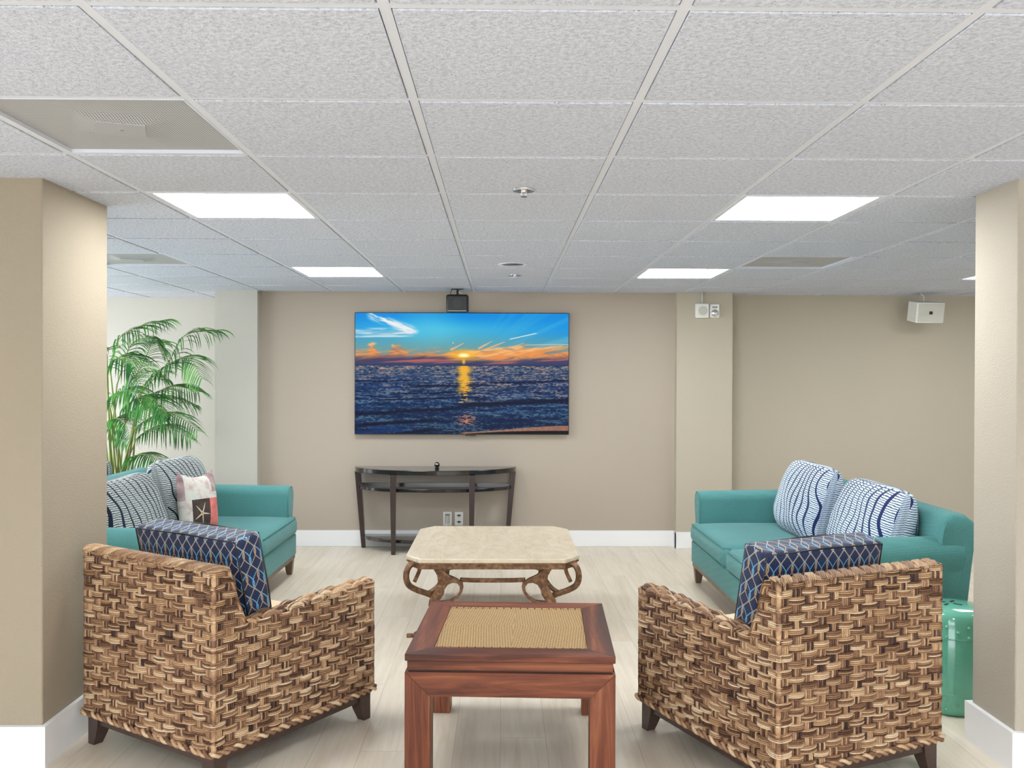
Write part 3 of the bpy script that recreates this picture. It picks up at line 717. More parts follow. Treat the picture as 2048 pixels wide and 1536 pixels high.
# ------------------------------------------------------------------ pillows
def pillow_mesh(name, W, H, Tk, m, n=26, box=False, corner=.9, sag=0, seed=0, flop=0, rnd=.13):
    """knife-edge or boxed cushion; X width, Z height, Y thickness; UV in metres"""
    rs = random.Random(seed); mb = MB(); uvs = []
    idx = {}
    for side in (1, -1):
        for a in range(n+1):
            for b in range(n+1):
                u = -1+2*a/n; v = -1+2*b/n
                u = math.sin(u*PI/2)*.4+u*.6; v = math.sin(v*PI/2)*.4+v*.6
                if box:
                    p = 9.; th = (1-abs(u)**p)**.35*(1-abs(v)**p)**.35; k = .92+.08*(1-u*u)*(1-v*v)
                    th *= k
                    pin = 1-.015*(u*u*(1-v*v*.4)+0)
                    x = u*W/2; z = v*H/2*(1-.012*(1-u*u)*0)
                else:
                    th = max(0, (1-abs(u)**3))**.52*max(0, (1-abs(v)**3))**.52
                    rc = 1-rnd*abs(u*v)**4; x = u*W/2*(1-.04*(1-v*v)*(abs(u)**3))*rc; z = v*H/2*(1-.04*(1-u*u)*(abs(v)**3))*rc
                    th *= 1-.18*v*(1 if sag else 0)
                    wr = math.sin(u*7+v*4+seed)*.02+math.sin(v*9-u*5+seed*2)*.015; th *= 1+wr
                    if flop and v > 0: z -= flop*(1-u*u)*(v**2)
                y = side*th*Tk/2
                edge = a in (0, n) or b in (0, n)
                key = (a, b) if edge and not box else (a, b, side)
                if edge and not box:
                    if key in idx: continue
                    y = 0
                idx[key] = len(mb.v); mb.v.append((x, y, z)); uvs.append((x+(0 if side > 0 else W*1.3), z+(Tk if box else 0)))
    g = lambda a, b, s: idx[(a, b)] if (a, b) in idx else idx[(a, b, s)]
    for side in (1, -1):
        for a in range(n):
            for b in range(n):
                f = [g(a, b, side), g(a+1, b, side), g(a+1, b+1, side), g(a, b+1, side)]
                mb.f.append(f[::-1] if side > 0 else f); mb.m.append(0)
    if box:
        pass
    return mb, uvs
def box_pillow(W, H, Tk):
    """boxed cushion with gusset: lattice shell and face-wise UV"""
    mb = MB(); rbox(mb, (-W/2, -Tk/2, -H/2), (W/2, Tk/2, H/2), 18, 8, 18, .022, 0)
    vs = []
    for x, y, z in mb.v:
        g = (1-(2*x/W)**2)*(1-(2*z/H)**2); f = 1+.30*max(0, g)*1.0
        vs.append((x*(1-.02*(1-(2*z/H)**2)), y*f, z*(1-.015*(1-(2*x/W)**2))))
    mb.v = vs
    return mb
def face_uv(o):
    me = o.data; ul = me.uv_layers.new(name='uv')
    for p in me.polygons:
        n = p.normal; ax = max(range(3), key=lambda i: abs(n[i])*(1.0))
        for li in p.loop_indices:
            c = me.vertices[me.loops[li].vertex_index].co
            ul.data[li].uv = {0: (c.y+.31, c.z), 1: (c.x, c.z), 2: (c.x, c.y+.43)}[ax]
def throw(name, label, cat, m, loc, rot, W, H, Tk, group, seed=0, **k):
    mb, uvs = pillow_mesh(name, W, H, Tk, m, seed=seed, **k)
    uvs = [(a+seed*.37, b+seed*.21) for a, b in uvs]
    o = mb.build(name, m, None, smooth=True, uvs=uvs); o.location = loc; o.rotation_euler = Euler(rot, 'ZYX') if False else rot
    tag(o, label, cat, group); return o
# R sofa faces -x: pillow +Y side must face world +x (towards the back): rotate about z by -90 then lean
def lean(o, rz, tilt, roll=0):
    o.rotation_mode = 'QUATERNION'
    q = Matrix.Rotation(rz, 3, 'Z') @ Matrix.Rotation(tilt, 3, 'X') @ Matrix.Rotation(roll, 3, 'Y')
    o.rotation_quaternion = q.to_quaternion()
gp = 'wave print back pillows on the sofas'
o = throw('back_pillow', 'blue and white wave print pillow at the far end of the right sofa', 'pillow', M_wave_r, (2.04, 5.91, .672), (0, 0, 0), .86, .52, .28, gp, 1, sag=1); lean(o, -PI/2, -.22, .0)
o = throw('back_pillow', 'blue and white wave print pillow at the near end of the right sofa', 'pillow', M_wave_r, (2.09, 5.02, .655), (0, 0, 0), .88, .50, .30, gp, 2, sag=1); lean(o, -PI/2-.03, -.24, -.01)
o = throw('back_pillow', 'dark wave print pillow behind the starfish pillow on the left sofa', 'pillow', M_wave_l, (-2.20, 6.18, .672), (0, 0, 0), .88, .53, .27, gp, 3, sag=1); lean(o, PI/2, -.22, .03)
o = throw('back_pillow', 'dark wave print pillow at the near end of the left sofa by the column', 'pillow', M_wave_l, (-2.20, 5.30, .655), (0, 0, 0), .86, .49, .25, gp, 4, sag=1); lean(o, PI/2, -.24, .0)
o = throw('back_pillow', 'dark wave print pillow on the hidden sofa, beside the palm', 'pillow', M_wave_l, (-2.92, 6.18, .66), (0, 0, 0), .86, .50, .25, gp, 5, sag=1); lean(o, -PI/2, -.22, .0)
# starfish pillow
M_star, nd = mat('starfish_patchwork', lin(225, 210, 200), .8, spec=.2)
u, v, _ = nd.sep(nd.coord('UV')); u = u+.042
n = nd.noise(nd.comb(u*14, v*14), 1, 4, .6)
pale = nd.ramp(n, [(.3, lin(188, 160, 158)), (.5, lin(222, 214, 204)), (.7, lin(196, 216, 206))])
coral = nd.ramp(n, [(.3, lin(200, 96, 92)), (.7, lin(236, 142, 130))])
brown = nd.ramp(n, [(.3, lin(66, 52, 50)), (.7, lin(92, 76, 70))])
purple = nd.ramp(n, [(.3, lin(132, 98, 104)), (.7, lin(206, 184, 180))])
c = nd.mix(v.gt(.06), pale, nd.mix(u.gt(.12), pale, purple))
c = nd.mix(((u.gt(.085))*(v.lt(.02))), c, coral)
c = nd.mix(((u.lt(-.12))*(v.gt(.02))), c, purple)
sq = (u.gt(-.085))*(u.lt(.085))*(v.lt(.02))*(v.gt(-.17))
c = nd.mix(sq, c, brown)
x = u+.0; y = v+.072
ang = nd.math('ARCTAN2', y, x)+.15; rad = nd.math('SQRT', x*x+y*y)
k5 = ((ang*(5/(2*PI))+10).fract()-.5).abs()          # .5 on an arm axis
arm = rad.lt(nd.math('POWER', k5*2, 5.0)*.066+.014)
c = nd.mix(arm*sq, c, lin(214, 206, 176)); c = nd.mix(rad.lt(.009), c, lin(226, 140, 110))
setc(nd, c)
mb, uvs = pillow_mesh('starfish_pillow', .37, .42, .13, M_star, flop=.035, seed=2, rnd=0.0)
uvs = [((x_+.0) if x_ < .24 else (x_-.37*1.3), z_) for x_, z_ in uvs]
o = mb.build('starfish_pillow', M_star, None, smooth=True, uvs=uvs); o.location = (-2.00, 5.92, .650); lean(o, PI/2-.30, -.14, .05)
tag(o, 'patchwork throw pillow with a starfish print on the left sofa', 'pillow')

# ------------------------------------------------------------------ wicker armchairs
CWD, CDP, HT, HA0, HA1, ZB = .79, .85, .79, .575, .605, .13
AT = .075
def side_top(s):
    if s < .07: return HT
    if s < .145: return HT+(HA0-HT)*(s-.07)/.075
    return HA0+(HA1-HA0)*(s-.145)/(CDP-.145)
RNG = random.Random(3)
def weave(mb, P, smax, top, zlo, smin=0., flip=1, pc=.0545, pr=.0272, par=0):
    """P(s,t,out)->xyz ; panel between smin..smax, zlo..top(s)"""
    nc = max(1, round((smax-smin)/pc)); pc = (smax-smin)/nc
    tmx = max(top(smin+.001), top((smin+smax)/2), top(smax-.001)); nr = int((tmx-zlo)/pr)+2
    for c in range(nc):
        cs = smin+(c+.5)*pc
        for r in range(nr):
            ct = zlo+(r+.5)*pr
            if ct > max(top(min(smax, cs+pc/2)), top(max(smin, cs-pc/2)))+.004: continue
            over = (c+r+par) % 2 == 0
            base = RNG.random()
            if over: hl, hw_, bow, nal = pc*.64, pr*.50, .0135, 6
            else: hl, hw_, bow, nal = pr*.74, pc*.35, .0035, 4
            hl *= RNG.uniform(.94, 1.05); sk = RNG.uniform(-.05, .05)
            js, jt = RNG.uniform(-.0012, .0012), RNG.uniform(-.0012, .0012)
            for k in range(4):
                sv = min(1, max(0, base*.16+RNG.random()*.80+(.08 if over else -.12)))
                o0 = -1+k*.5; rr_ = RNG.uniform(.8, 1.2)
                b = len(mb.v)
                for a in range(nal):
                    q = -1+2*a/(nal-1)
                    for w_, hgt in ((o0+.035, -.007), (o0+.085, .001), (o0+.25, .0045*rr_), (o0+.415, .001), (o0+.465, -.007)):
                        out = bow*max(0, 1-abs(q)**2.2)+hgt-.001-(.003 if abs(w_) > .9 else 0)
                        l_ = q*hl; x_ = w_*hw_+sk*l_
                        s, t = (cs+l_+js, ct+x_+jt) if over else (cs+x_+js, ct+l_+jt)
                        s = min(smax+.006, max(smin-.006, s)); t = min(top(min(smax, max(smin, s)))+.004, max(zlo-.004, t))
                        mb.v.append(P(s, t, out)); mb.col.append(sv)
                for a in range(nal-1):
                    for w_ in range(4):
                        i = b+a*5+w_; f = [i, i+1, i+6, i+5]
                        if over: f = f[::-1]
                        mb.f.append(f if flip > 0 else f[::-1]); mb.m.append(0)
def rope(mb, path, r=.0075, turns=34, closed=True):
    P = [Vector(p) for p in path]; N = 260
    seg = [(P[(i+1) % len(P)]-P[i]).length for i in range(len(P) if closed else len(P)-1)]; tot = sum(seg)
    def at(d):
        i = 0
        while d > seg[i] and i < len(seg)-1: d -= seg[i]; i += 1
        a, b = P[i], P[(i+1) % len(P)]; return a+(b-a)*(d/seg[i]), (b-a).normalized()
    for ph in (0, PI):
        pts = []
        for k in range(N*3):
            p, tn = at(tot*k/(N*3)); an = 2*PI*turns*k/(N*3)+ph
            up = Vector((0, 0, 1)); sd = tn.cross(up)
            pts.append(p+up*math.cos(an)*r*.62+sd*math.sin(an)*r*.62)
        b = len(mb.v); mb.tube(pts, r*.66, 6, closed)
        for i in range(len(mb.v)-b): mb.col.append(.55+.3*math.sin((i//6)*.11+ph))
def core(mb, a, b):
    n = len(mb.v); mb.box(a, b, 1); mb.col += [.1]*(len(mb.v)-n)
def coreprism(mb, poly, ax, a, b):
    n = len(mb.v); mb.prism(poly, ax, a, b, 1); mb.col += [.1]*(len(mb.v)-n)
def make_chair(label):
    """origin floor at rear-left corner seen from behind; X width, Y forward"""
    t = thing('wicker_armchair', label, 'armchair', group='woven wicker armchairs')
    W, D = CWD, CDP; mb = MB(); g = .010
    # cores
    coreprism(mb, [(g, ZB), (.16, ZB), (.145-g*.5, HA0), (.07-g*.5, HT-g), (g, HT-g)], 'x', g, W-g)
    for x0, x1 in ((g, AT-g), (W-AT+g, W-g)):
        coreprism(mb, [(.10, ZB), (D-g, ZB), (D-g, HA1-g), (.145, HA0-g), (.10, HA0)], 'x', x0, x1)
    core(mb, (AT-g, .15, ZB), (W-AT+g, D-g-.02, .30))
    # outer faces
    weave(mb, lambda s, t_, o: (s, g-.002-o, t_), W, lambda s: HT-.012, ZB+.004)
    weave(mb, lambda s, t_, o: (W-g+.002+o, s, t_), D, lambda s: side_top(s)-.008, ZB+.004, par=1)
    weave(mb, lambda s, t_, o: (g-.002-o, s, t_), D, lambda s: side_top(s)-.008, ZB+.004, flip=-1)
    # inner arm faces, arm fronts, front panel, inner back
    weave(mb, lambda s, t_, o: (W-AT+g-.002-o, s, t_), D, lambda s: side_top(s)-.006, .30, smin=.15, flip=-1)
    weave(mb, lambda s, t_, o: (AT-g+.002+o, s, t_), D, lambda s: side_top(s)-.006, .30, smin=.15)
    weave(mb, lambda s, t_, o: (s, D-g+.002+o, t_), AT, lambda s: HA1-.006, ZB+.004, flip=-1, pc=.0375)
    weave(mb, lambda s, t_, o: (s, D-g+.002+o, t_), W, lambda s: HA1-.006, ZB+.004, smin=W-AT, flip=-1, pc=.0375)
    weave(mb, lambda s, t_, o: (s, D-g-.018+o, t_), W-AT, lambda s: .30, ZB+.004, smin=AT, flip=-1)
    weave(mb, lambda s, t_, o: (s, .145+(.07-.145)*(t_-HA0)/(HT-HA0)+o-.006, t_), W-AT*.5, lambda s: HT-.012, .45, smin=AT*.5, flip=-1)
    # arm tops: flat pairs of bands
    for x0 in (0, W-AT):
        def PA(s, t_, o, x0=x0): return (x0+t_, s, HA0+(HA1-HA0)*(s-.145)/(D-.145)-g+.001+o)
        weave(mb, PA, D, lambda s: AT-.004, .004, smin=.13, flip=1, pc=.058, pr=.0235)
    # sloping front edge of the back above the arms
    # back top: diagonal wrapped strips
    ns = 15
    for k in range(ns*2):
        cx_ = (k+.5)*W/(ns*2); base = RNG.random()*.35+.30
        for q in range(4):
            b = len(mb.v); o0 = -1+q*.5
            for a in range(6):
                l_ = -1+2*a/5
                for w_, hg in ((o0+.04, -.005), (o0+.25, .004), (o0+.46, -.005)):
                    x_ = cx_+w_*W/(ns*2)*.62+l_*.026*(1 if k % 2 else .9); yy = .036+l_*.040
                    zz = HT-.010+.012*(1-abs(l_)**2.5)+hg+.004*math.cos((k % 2)*PI)
                    mb.v.append((min(W+.003, max(-.003, x_)), yy, zz)); mb.col.append(min(1, base+RNG.random()*.25))
            for a in range(5):
                for w_ in range(2): i = b+a*3+w_; mb.f.append([i, i+1, i+4, i+3]); mb.m.append(0)
    # rolled edges
    def edge(path, r=.009, c0=.5):
        b = len(mb.v); pts = []
        for i in range(len(path)-1):
            A, B = Vector(path[i]), Vector(path[i+1]); k = max(1, int((B-A).length/.02))
            pts += [A.lerp(B, j/k) for j in range(k)]
        pts.append(Vector(path[-1]))
        mb.tube(pts, [r*(1+.15*math.sin(j*1.9)) for j in range(len(pts))], 8)
        for i in range(len(mb.v)-b): mb.col.append(c0+.25*math.sin((i//8)*.9))
    for x in (.006, W-.006):
        edge([(x, .008, ZB), (x, .008, HT-.006)]); edge([(x, .070, HT-.010), (x, .145, HA0-.006)], .007); edge([(x, D-.008, ZB), (x, D-.008, HA1-.008)])
    rope(mb, [(-.004, -.004, ZB+.002), (W+.004, -.004, ZB+.002), (W+.004, D+.004, ZB+.002), (-.004, D+.004, ZB+.002)], .011, 46)
    mb.build('woven_body', [M_wick, M_wcore], t, smooth=True)
    mb = MB()
    for a, b in (((.02, .02, .082), (W-.02, .05, ZB)), ((.02, D-.05, .082), (W-.02, D-.02, ZB)), ((.02, .05, .082), (.05, D-.05, ZB)), ((W-.05, .05, .082), (W-.02, D-.05, ZB))): mb.box(a, b)
    mb.build('base_frame', M_espresso, t, bevel=.002)
    for x, sx in ((.045, 1), (W-.045, -1)):
        for y, sy in ((.045, 1), (D-.045, -1)):
            mb = MB(); a = .033
            o_ = lambda k: (x-a-.0*k if sx > 0 else x+a-2*a*(1-.42*k), y-a if sy > 0 else y+a-2*a*(1-.42*k), x-a+2*a*(1-.42*k) if sx > 0 else x+a, y-a+2*a*(1-.42*k) if sy > 0 else y+a)
            for k0, k1, z0, z1 in ((1, .5, 0, .042), (.5, .15, .042, .08), (.15, 0, .08, ZB-.002)):
                mb.frustum(o_(k0)+(z0,), o_(k1)+(z1,))
            mb.build('leg', M_espresso, t)
    mb = MB(); rbox(mb, (AT+.006, .16, .29), (W-AT-.006, D-.01, .435), 12, 12, 6, .04, .02); c_ = mb.build('seat_cushion', M_seat, t, smooth=True)
    return t
chL = make_chair('woven wicker armchair on the left, blue patterned cushion against its back')
chL.location = (-1.6755, 3.612, 0); chL.rotation_euler = (0, 0, math.radians(-33.58))
chR = copy_tree(chL); chR['label'] = 'woven wicker armchair on the right, in front of the jade stool'
chR.location = (.9375, 2.9975, 0); chR.rotation_euler = (0, 0, math.radians(24.71))
def chair_pillow(ch, label, x0, x1, y0, h, tilt):
    W = x1-x0; mb = box_pillow(W, h, .125)
    o = mb.build('chair_cushion', M_latt, None, smooth=True); face_uv(o)
    ca_, sa_ = math.cos(ch.rotation_euler.z), math.sin(ch.rotation_euler.z)
    lx, ly = (x0+x1)/2, y0
    o.location = (ch.location.x+ca_*lx-sa_*ly, ch.location.y+sa_*lx+ca_*ly, .447+h/2*math.cos(tilt)+.0625*abs(math.sin(tilt)))
    lean(o, ch.rotation_euler.z, tilt); tag(o, label, 'cushion', 'blue lattice cushions on the armchairs')
    # welt along both faces
    for s in (-1, 1):
        e = .004; a, b = W/2-.012, h/2-.012
        pts = [(-a, s*.058, -b), (a, s*.058, -b), (a+.006, s*.058, 0), (a, s*.058, b), (0, s*.058, b+.006), (-a, s*.058, b)]
        m2 = MB(); m2.tube(pts, .0035, 6, True); m2.build('welt', M_bplast, o, smooth=True)
    return o
chair_pillow(chL, 'dark blue lattice cushion leaning in the left wicker armchair', .085, .715, .265, .425, .20)
chair_pillow(chR, 'dark blue lattice cushion leaning in the right wicker armchair', .075, .665, .255, .415, .20)

# ------------------------------------------------------------------ small wooden table with cane top
t = thing('side_table', 'square red brown wooden table with a woven cane top in the foreground', 'table', (.0335, 3.235, 0), math.radians(-2.8))
hw, dp, TZ = .3825, .775, .47
mb = MB(); bw = .097
inn = [(-hw+bw, bw), (hw-bw, bw), (hw-bw, dp-bw), (-hw+bw, dp-bw)]; out = [(-hw, 0), (hw, 0), (hw, dp), (-hw, dp)]
for k in range(4):
    l = (k+1) % 4; mb.prism([out[k], out[l], inn[l], inn[k]], 'z', TZ-.025, TZ, 0 if k % 2 == 0 else 1)
mb.build('top_frame', [M_rw[0], M_rw[1]], t, bevel=.0015, seg=1)
mb = MB(); mb.box((-hw+bw-.001, bw-.001, TZ-.02), (hw-bw+.001, dp-bw+.001, TZ-.004)); mb.build('cane_panel', M_cane, t)
mb = MB()
q = .004
mb.tube([(-hw+bw+q, bw+q, TZ-.003), (hw-bw-q, bw+q, TZ-.003), (hw-bw-q, dp-bw-q, TZ-.003), (-hw+bw+q, dp-bw-q, TZ-.003)], .004, 6, True); mb.build('cane_edging', M_cane, t, smooth=True)
mb = MB(); i_ = .008
mb.box((-hw+i_, i_, TZ-.060), (hw-i_, dp-i_, TZ-.025)); mb.build('riser', M_rw[0], t, bevel=.0015, seg=1)
zt = TZ-.065; lw = .093; ah = .088
mb = MB(); mb.box((-hw+.014, .014, zt-.03), (hw-.014, dp-.014, TZ-.06)); mb.build('groove', M_legdark, t)
for y0, y1 in ((0, lw), (dp-lw, dp)):     # front and rear aprons, mitred into the legs
    mb = MB(); mb.prism([(zt, -hw+.002), (zt-ah, -hw+lw), (zt-ah, hw-lw), (zt, hw-.002)][::-1], 'y', y0+.0005, y0+.03 if y0 == 0 else y1); mb.build('apron', M_rw[0], t)
for x0, x1 in ((-hw, -hw+.03), (hw-.03, hw)):
    mb = MB(); mb.box((x0+.0005, lw, zt-ah), (x1-.0005, dp-lw, zt)); mb.build('apron', M_rw[1], t)
for sx in (-1, 1):
    for y0 in (0, dp-lw):
        x0 = -hw if sx < 0 else hw-lw; mb = MB()
        if True:
            a, b = (x0, x0+lw)
            # mitred head of the leg, straight shaft, small dark foot pad
            head = [(0, a), (0, b), (zt-ah, b), (zt, a)] if sx < 0 else [(0, a), (0, b), (zt, b), (zt-ah, a)]
            mb.prism([(z, x) for z, x in head], 'y', y0, y0+lw)
            mb.box((a+.004, y0+.03, zt-ah-.0), (b-.004, y0+lw-.004, zt-.001)) if y0 == 0 else None
        mb.build('leg', M_rw[2], t, bevel=.0015, seg=1)

# ------------------------------------------------------------------ coffee table
t = thing('coffee_table', 'travertine topped coffee table with scrolled bronze base in the middle', 'table', (-.046, 5.035, 0))
hw, dp, TZ = .50, 1.13, .456; cc_ = .088
octo = lambda i: [(-hw+cc_, i), (hw-cc_, i), (hw-i, cc_*1.35), (hw-i, dp-cc_*1.35), (hw-cc_, dp-i), (-hw+cc_, dp-i), (-hw+i, dp-cc_*1.35), (-hw+i, cc_*1.35)]
mb = MB(); mb.prism(octo(0), 'z', TZ-.026, TZ); mb.build('stone_top', M_trav, t, bevel=.006, seg=3)
mb = MB(); mb.prism(octo(.004), 'z', TZ-.036, TZ-.026); mb.prism(octo(.014), 'z', TZ-.062, TZ-.036); mb.build('bronze_rim', M_bronze, t, bevel=.002)
def curve(pts, n=10):
    P = [Vector(p) for p in pts]; P = [P[0]*2-P[1]]+P+[P[-1]*2-P[-2]]; out = []
    for i in range(1, len(P)-2):
        for k in range(n):
            s = k/n; a, b, c, d = P[i-1], P[i], P[i+1], P[i+2]
            out.append(.5*((2*b)+(c-a)*s+(2*a-5*b+4*c-d)*s*s+(3*b-a-3*c+d)*s**3))
    out.append(P[-2]); return out
ZR = TZ-.062
Q = lambda X, Y: ((790+X/5.25-1000)/1790*5.09+.046, .705-Y*.000542)
for sx in (-1, 1):
    for sy in (-1, 1):
        y0 = .055 if sy < 0 else dp-.055
        def L3(X, Y, dy=0):
            x, z = Q(X, Y); return (-sx*x, y0-sy*dy, z)
        sc_ = [(190, 735, .05), (222, 665, .045), (246, 600, .03), (238, 550, .02), (200, 528, .01), (152, 545, 0), (120, 600, -.005), (112, 680, -.005), (140, 755, 0), (215, 812, .02), (310, 855, .04), (385, 900, .06), (430, 975, .06), (410, 1060, .035), (350, 1150, 0), (300, 1215, 0), (250, 1255, 0), (205, 1282, 0)]
        mb = MB(); mb.tube(curve([L3(*q) for q in sc_], 5), .01, 4, flat=(.014, .0105), up=(0, 1, 0) if False else None)
        l_ = mb.build('leg', M_bronze, t)
        outer = [(330, 520), (392, 592), (432, 660), (440, 720), (425, 795), (385, 862), (350, 920), (340, 985), (470, 985), (580, 955), (655, 900), (696, 840), (710, 785), (700, 735), (640, 696), (560, 660), (470, 592), (408, 520)]
        inner = [(500, 865), (455, 935), (560, 925), (630, 885), (668, 830), (672, 780), (645, 745), (595, 738), (545, 760), (512, 810)]
        n1_, n2_ = len(outer), len(inner); yc = .03
        P3 = [L3(a_, b_, yc-.011) for a_, b_ in outer+inner]+[L3(a_, b_, yc+.011) for a_, b_ in outer+inner]
        N_ = n1_+n2_; loop = list(range(n1_))+[0]
        # face with a hole: bridge from outer vertex 12 to inner vertex 4
        ring = [(12+i) % n1_ for i in range(n1_+1)]+[n1_+(4-i) % n2_ for i in range(n2_+1)]
        bmv = bmesh.new()
        V0 = [bmv.verts.new(p) for p in P3]
        for off in (0, N_):
            es = [bmv.edges.new((V0[off+i], V0[off+(i+1) % n1_])) for i in range(n1_)]+[bmv.edges.new((V0[off+n1_+i], V0[off+n1_+(i+1) % n2_])) for i in range(n2_)]
            bmesh.ops.triangle_fill(bmv, use_beauty=True, edges=es)
        for i in range(n1_): bmv.faces.new((V0[i], V0[(i+1) % n1_], V0[N_+(i+1) % n1_], V0[N_+i]))
        for i in range(n2_): bmv.faces.new((V0[n1_+i], V0[n1_+(i+1) % n2_], V0[N_+n1_+(i+1) % n2_], V0[N_+n1_+i]))
        bmesh.ops.recalc_face_normals(bmv, faces=bmv.faces)
        me = bpy.data.meshes.new('fork_brace'); bmv.to_mesh(me); bmv.free(); me.materials.append(M_bronze)
        o = bpy.data.objects.new('fork_brace', me); C.objects.link(o); o.parent = t
        f0 = L3(118, 1284, 0); f1 = L3(225, 1284, 0)
        mb = MB(); mb.box((min(f0[0], f1[0]), f0[1]-.014, 0), (max(f0[0], f1[0]), f0[1]+.014, .018)); mb.build('foot', M_bronze, l_)
for sy in (-1, 1):
    y_ = .085 if sy < 0 else dp-.085; s = -1 if sy > 0 else 1
    mb = MB(); mb.tube(curve([(-.185, y_, .320), (-.1, y_+s*.04, .308), (0, y_+s*.055, .304), (.1, y_+s*.04, .308), (.185, y_, .320)], 8), .01, 4, flat=(.006, .012), up=(0, 0, 1)); mb.build('stretcher', M_bronze, t)

# ------------------------------------------------------------------ garden stool
t = thing('garden_stool', 'glazed jade green ceramic garden stool behind the right armchair', 'stool', (2.035, 4.03, 0))
R = .172
mb = MB(); mb.lathe([(R*.90, 0), (R*.95, .01), (R*.985, .03), (R, .095), (R*1.01, .1), (R*1.015, .22), (R*1.01, .335), (R, .34), (R*.985, .40), (R*.96, .432), (R*.90, .447), (R*.75, .455), (R*.4, .461), (.0, .462)], n=56); mb.build('body', M_ceram, t, smooth=True)
for zc in (.37, .055):
    mb = MB()
    for k in range(12):
        for j in range(3):
            a = 2*PI*(k+(j % 2)*.5)/12; z = zc+(j-1)*.022; mb.sphere((R*.99*math.cos(a), R*.99*math.sin(a), z), .008, 8)
    mb.build('studs', M_ceram, t, smooth=True)
for z in (.34, .098):
    mb = MB(); mb.tube([(R*1.008*math.cos(2*PI*k/48), R*1.008*math.sin(2*PI*k/48), z) for k in range(48)], .003, 6, True); mb.build('ring', M_ceram, t, smooth=True)
mb = MB()
for k in range(4):
    a = PI/4+k*PI/2
    mb.box((.018, -.006, .459), (.055, .006, .4635), mat=Matrix.Rotation(a, 4, 'Z'))
mb.build('top_cutout', M_dark, t)

# ------------------------------------------------------------------ palm
t = thing('potted_palm', 'tall green areca palm against the cream wall behind the left sofa', 'plant', (-3.15, 7.42, 0))
O = Vector((-3.15, 7.42, 0))
mb = MB(); mb.lathe([(.13, 0), (.15, .02), (.19, .30), (.205, .31), (.205, .34), (.18, .34), (.175, .30), (0, .30)], n=32); mb.build('pot', M_pot, t, smooth=True, auto=.7)
def Z(x, y): return (200+x/2.954, 580+y/2.954)
PR = random.Random(5)
fr = [ # start, control, control, tip (crop pixels), depth start, depth tip, leaflet length, fraction where leaflets begin
 ((60, 470), (110, 290), (230, 215), (385, 178), 7.2, 7.0, .24), ((230, 620), (400, 430), (500, 270), (690, 240), 7.4, 7.2, .30),
 ((250, 570), (380, 455), (520, 400), (600, 520), 7.3, 6.95, .28), ((225, 650), (340, 600), (450, 570), (578, 600), 7.4, 7.15, .26),
 ((210, 740), (330, 640), (450, 640), (560, 680), 7.3, 7.5, .20), ((200, 820), (320, 745), (450, 740), (572, 830), 7.3, 7.0, .22),
 ((215, 880), (300, 820), (410, 815), (530, 880), 7.4, 7.2, .22), ((40, 480), (110, 400), (200, 430), (240, 560), 7.0, 6.85, .26),
 ((100, 560), (180, 330), (290, 285), (380, 350), 7.3, 7.5, .24), ((150, 1010), (220, 975), (300, 980), (390, 1045), 7.3, 7.0, .20),
 ((90, 640), (180, 560), (290, 480), (400, 530), 7.45, 7.7, .22), ((60, 700), (110, 610), (190, 600), (260, 700), 7.0, 6.8, .24),
 ((50, 830), (90, 760), (150, 790), (180, 880), 7.0, 6.8, .22), ((120, 720), (220, 640), (330, 650), (400, 740), 7.2, 6.9, .26),
 ((40, 380), (20, 330), (-60, 330), (-150, 420), 7.3, 7.2, .26), ((30, 520), (-20, 430), (-90, 450), (-160, 560), 7.4, 7.3, .26),
 ((20, 700), (-40, 620), (-100, 660), (-160, 760), 7.4, 7.3, .26), ((170, 560), (250, 440), (300, 330), (330, 300), 7.5, 7.75, .24),
 ((140, 800), (210, 720), (310, 700), (380, 770), 7.5, 7.6, .22)]
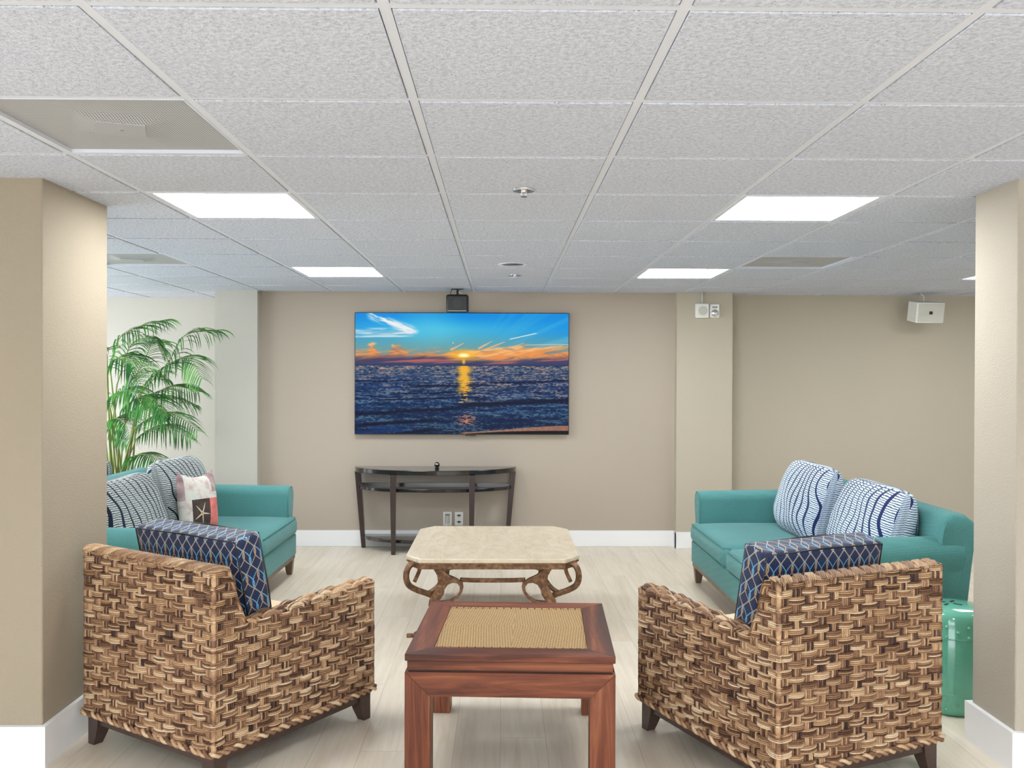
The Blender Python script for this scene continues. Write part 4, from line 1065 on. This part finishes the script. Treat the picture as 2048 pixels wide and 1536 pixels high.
for k, (a, b, c_, d, y0, y1, ll) in enumerate(fr):
    P = [pxy(*Z(*a), y0), pxy(*Z(*b), y0*.67+y1*.33), pxy(*Z(*c_), y0*.33+y1*.67), pxy(*Z(*d), y1)]
    base = Vector((O.x+PR.uniform(-.10, .12), O.y+PR.uniform(-.08, .08), .30))
    ctr = base.lerp(P[0], .5); ctr.x = base.x*.6+P[0].x*.4
    stem = curve([base, ctr, P[0]], 8); rach = curve(P, 14)
    mb = MB(); mb.tube([p-O for p in stem], [.010-.004*i/(len(stem)-1) for i in range(len(stem))], 7); mb.build('stem', M_stem, t, smooth=True)
    mb = MB(); mb.tube([p-O for p in rach], [.0055-.004*i/(len(rach)-1) for i in range(len(rach))], 5, mi=1)
    N = 27
    for i in range(N):
        u_ = .10+.90*i/(N-1); x_ = u_*(len(rach)-1); i0 = min(len(rach)-2, int(x_)); p = rach[i0].lerp(rach[i0+1], x_-i0)
        tn = (rach[i0+1]-rach[i0]).normalized(); sd = tn.cross(Vector((0, -.35, 1))).normalized()
        ln = ll*(.45+.75*math.sin(PI*min(1, u_*.85+.1)))*PR.uniform(.85, 1.1)
        for s in (-1, 1):
            dr = (sd*s*.85+tn*(.45+.5*u_)+Vector((0, 0, .18))+Vector((PR.uniform(-.08, .08), PR.uniform(-.08, .08), PR.uniform(-.08, .08)))).normalized()
            ns = 6; b0 = len(mb.v); q = p.copy(); dd = dr.copy()
            for j in range(ns+1):
                f = j/ns; wd = .0052*math.sin(PI*min(1, .12+f*.88))**.7+.0004
                wv = dd.cross(Vector((0, 0, 1)));
                if wv.length < .05: wv = dd.cross(Vector((0, 1, 0)))
                wv = (wv.normalized()*.8+Vector((0, 0, .5))).normalized()
                mb.v.append(tuple(q-O-wv*wd)); mb.v.append(tuple(q-O+wv*wd))
                dd = (dd+Vector((0, 0, -1.))*(.16+.22*f)).normalized(); q = q+dd*ln/ns
            for j in range(ns): mb.f.append([b0+j*2, b0+j*2+1, b0+j*2+3, b0+j*2+2]); mb.m.append(0)
    mb.build('frond', [M_leaf, M_stem], t, smooth=True)
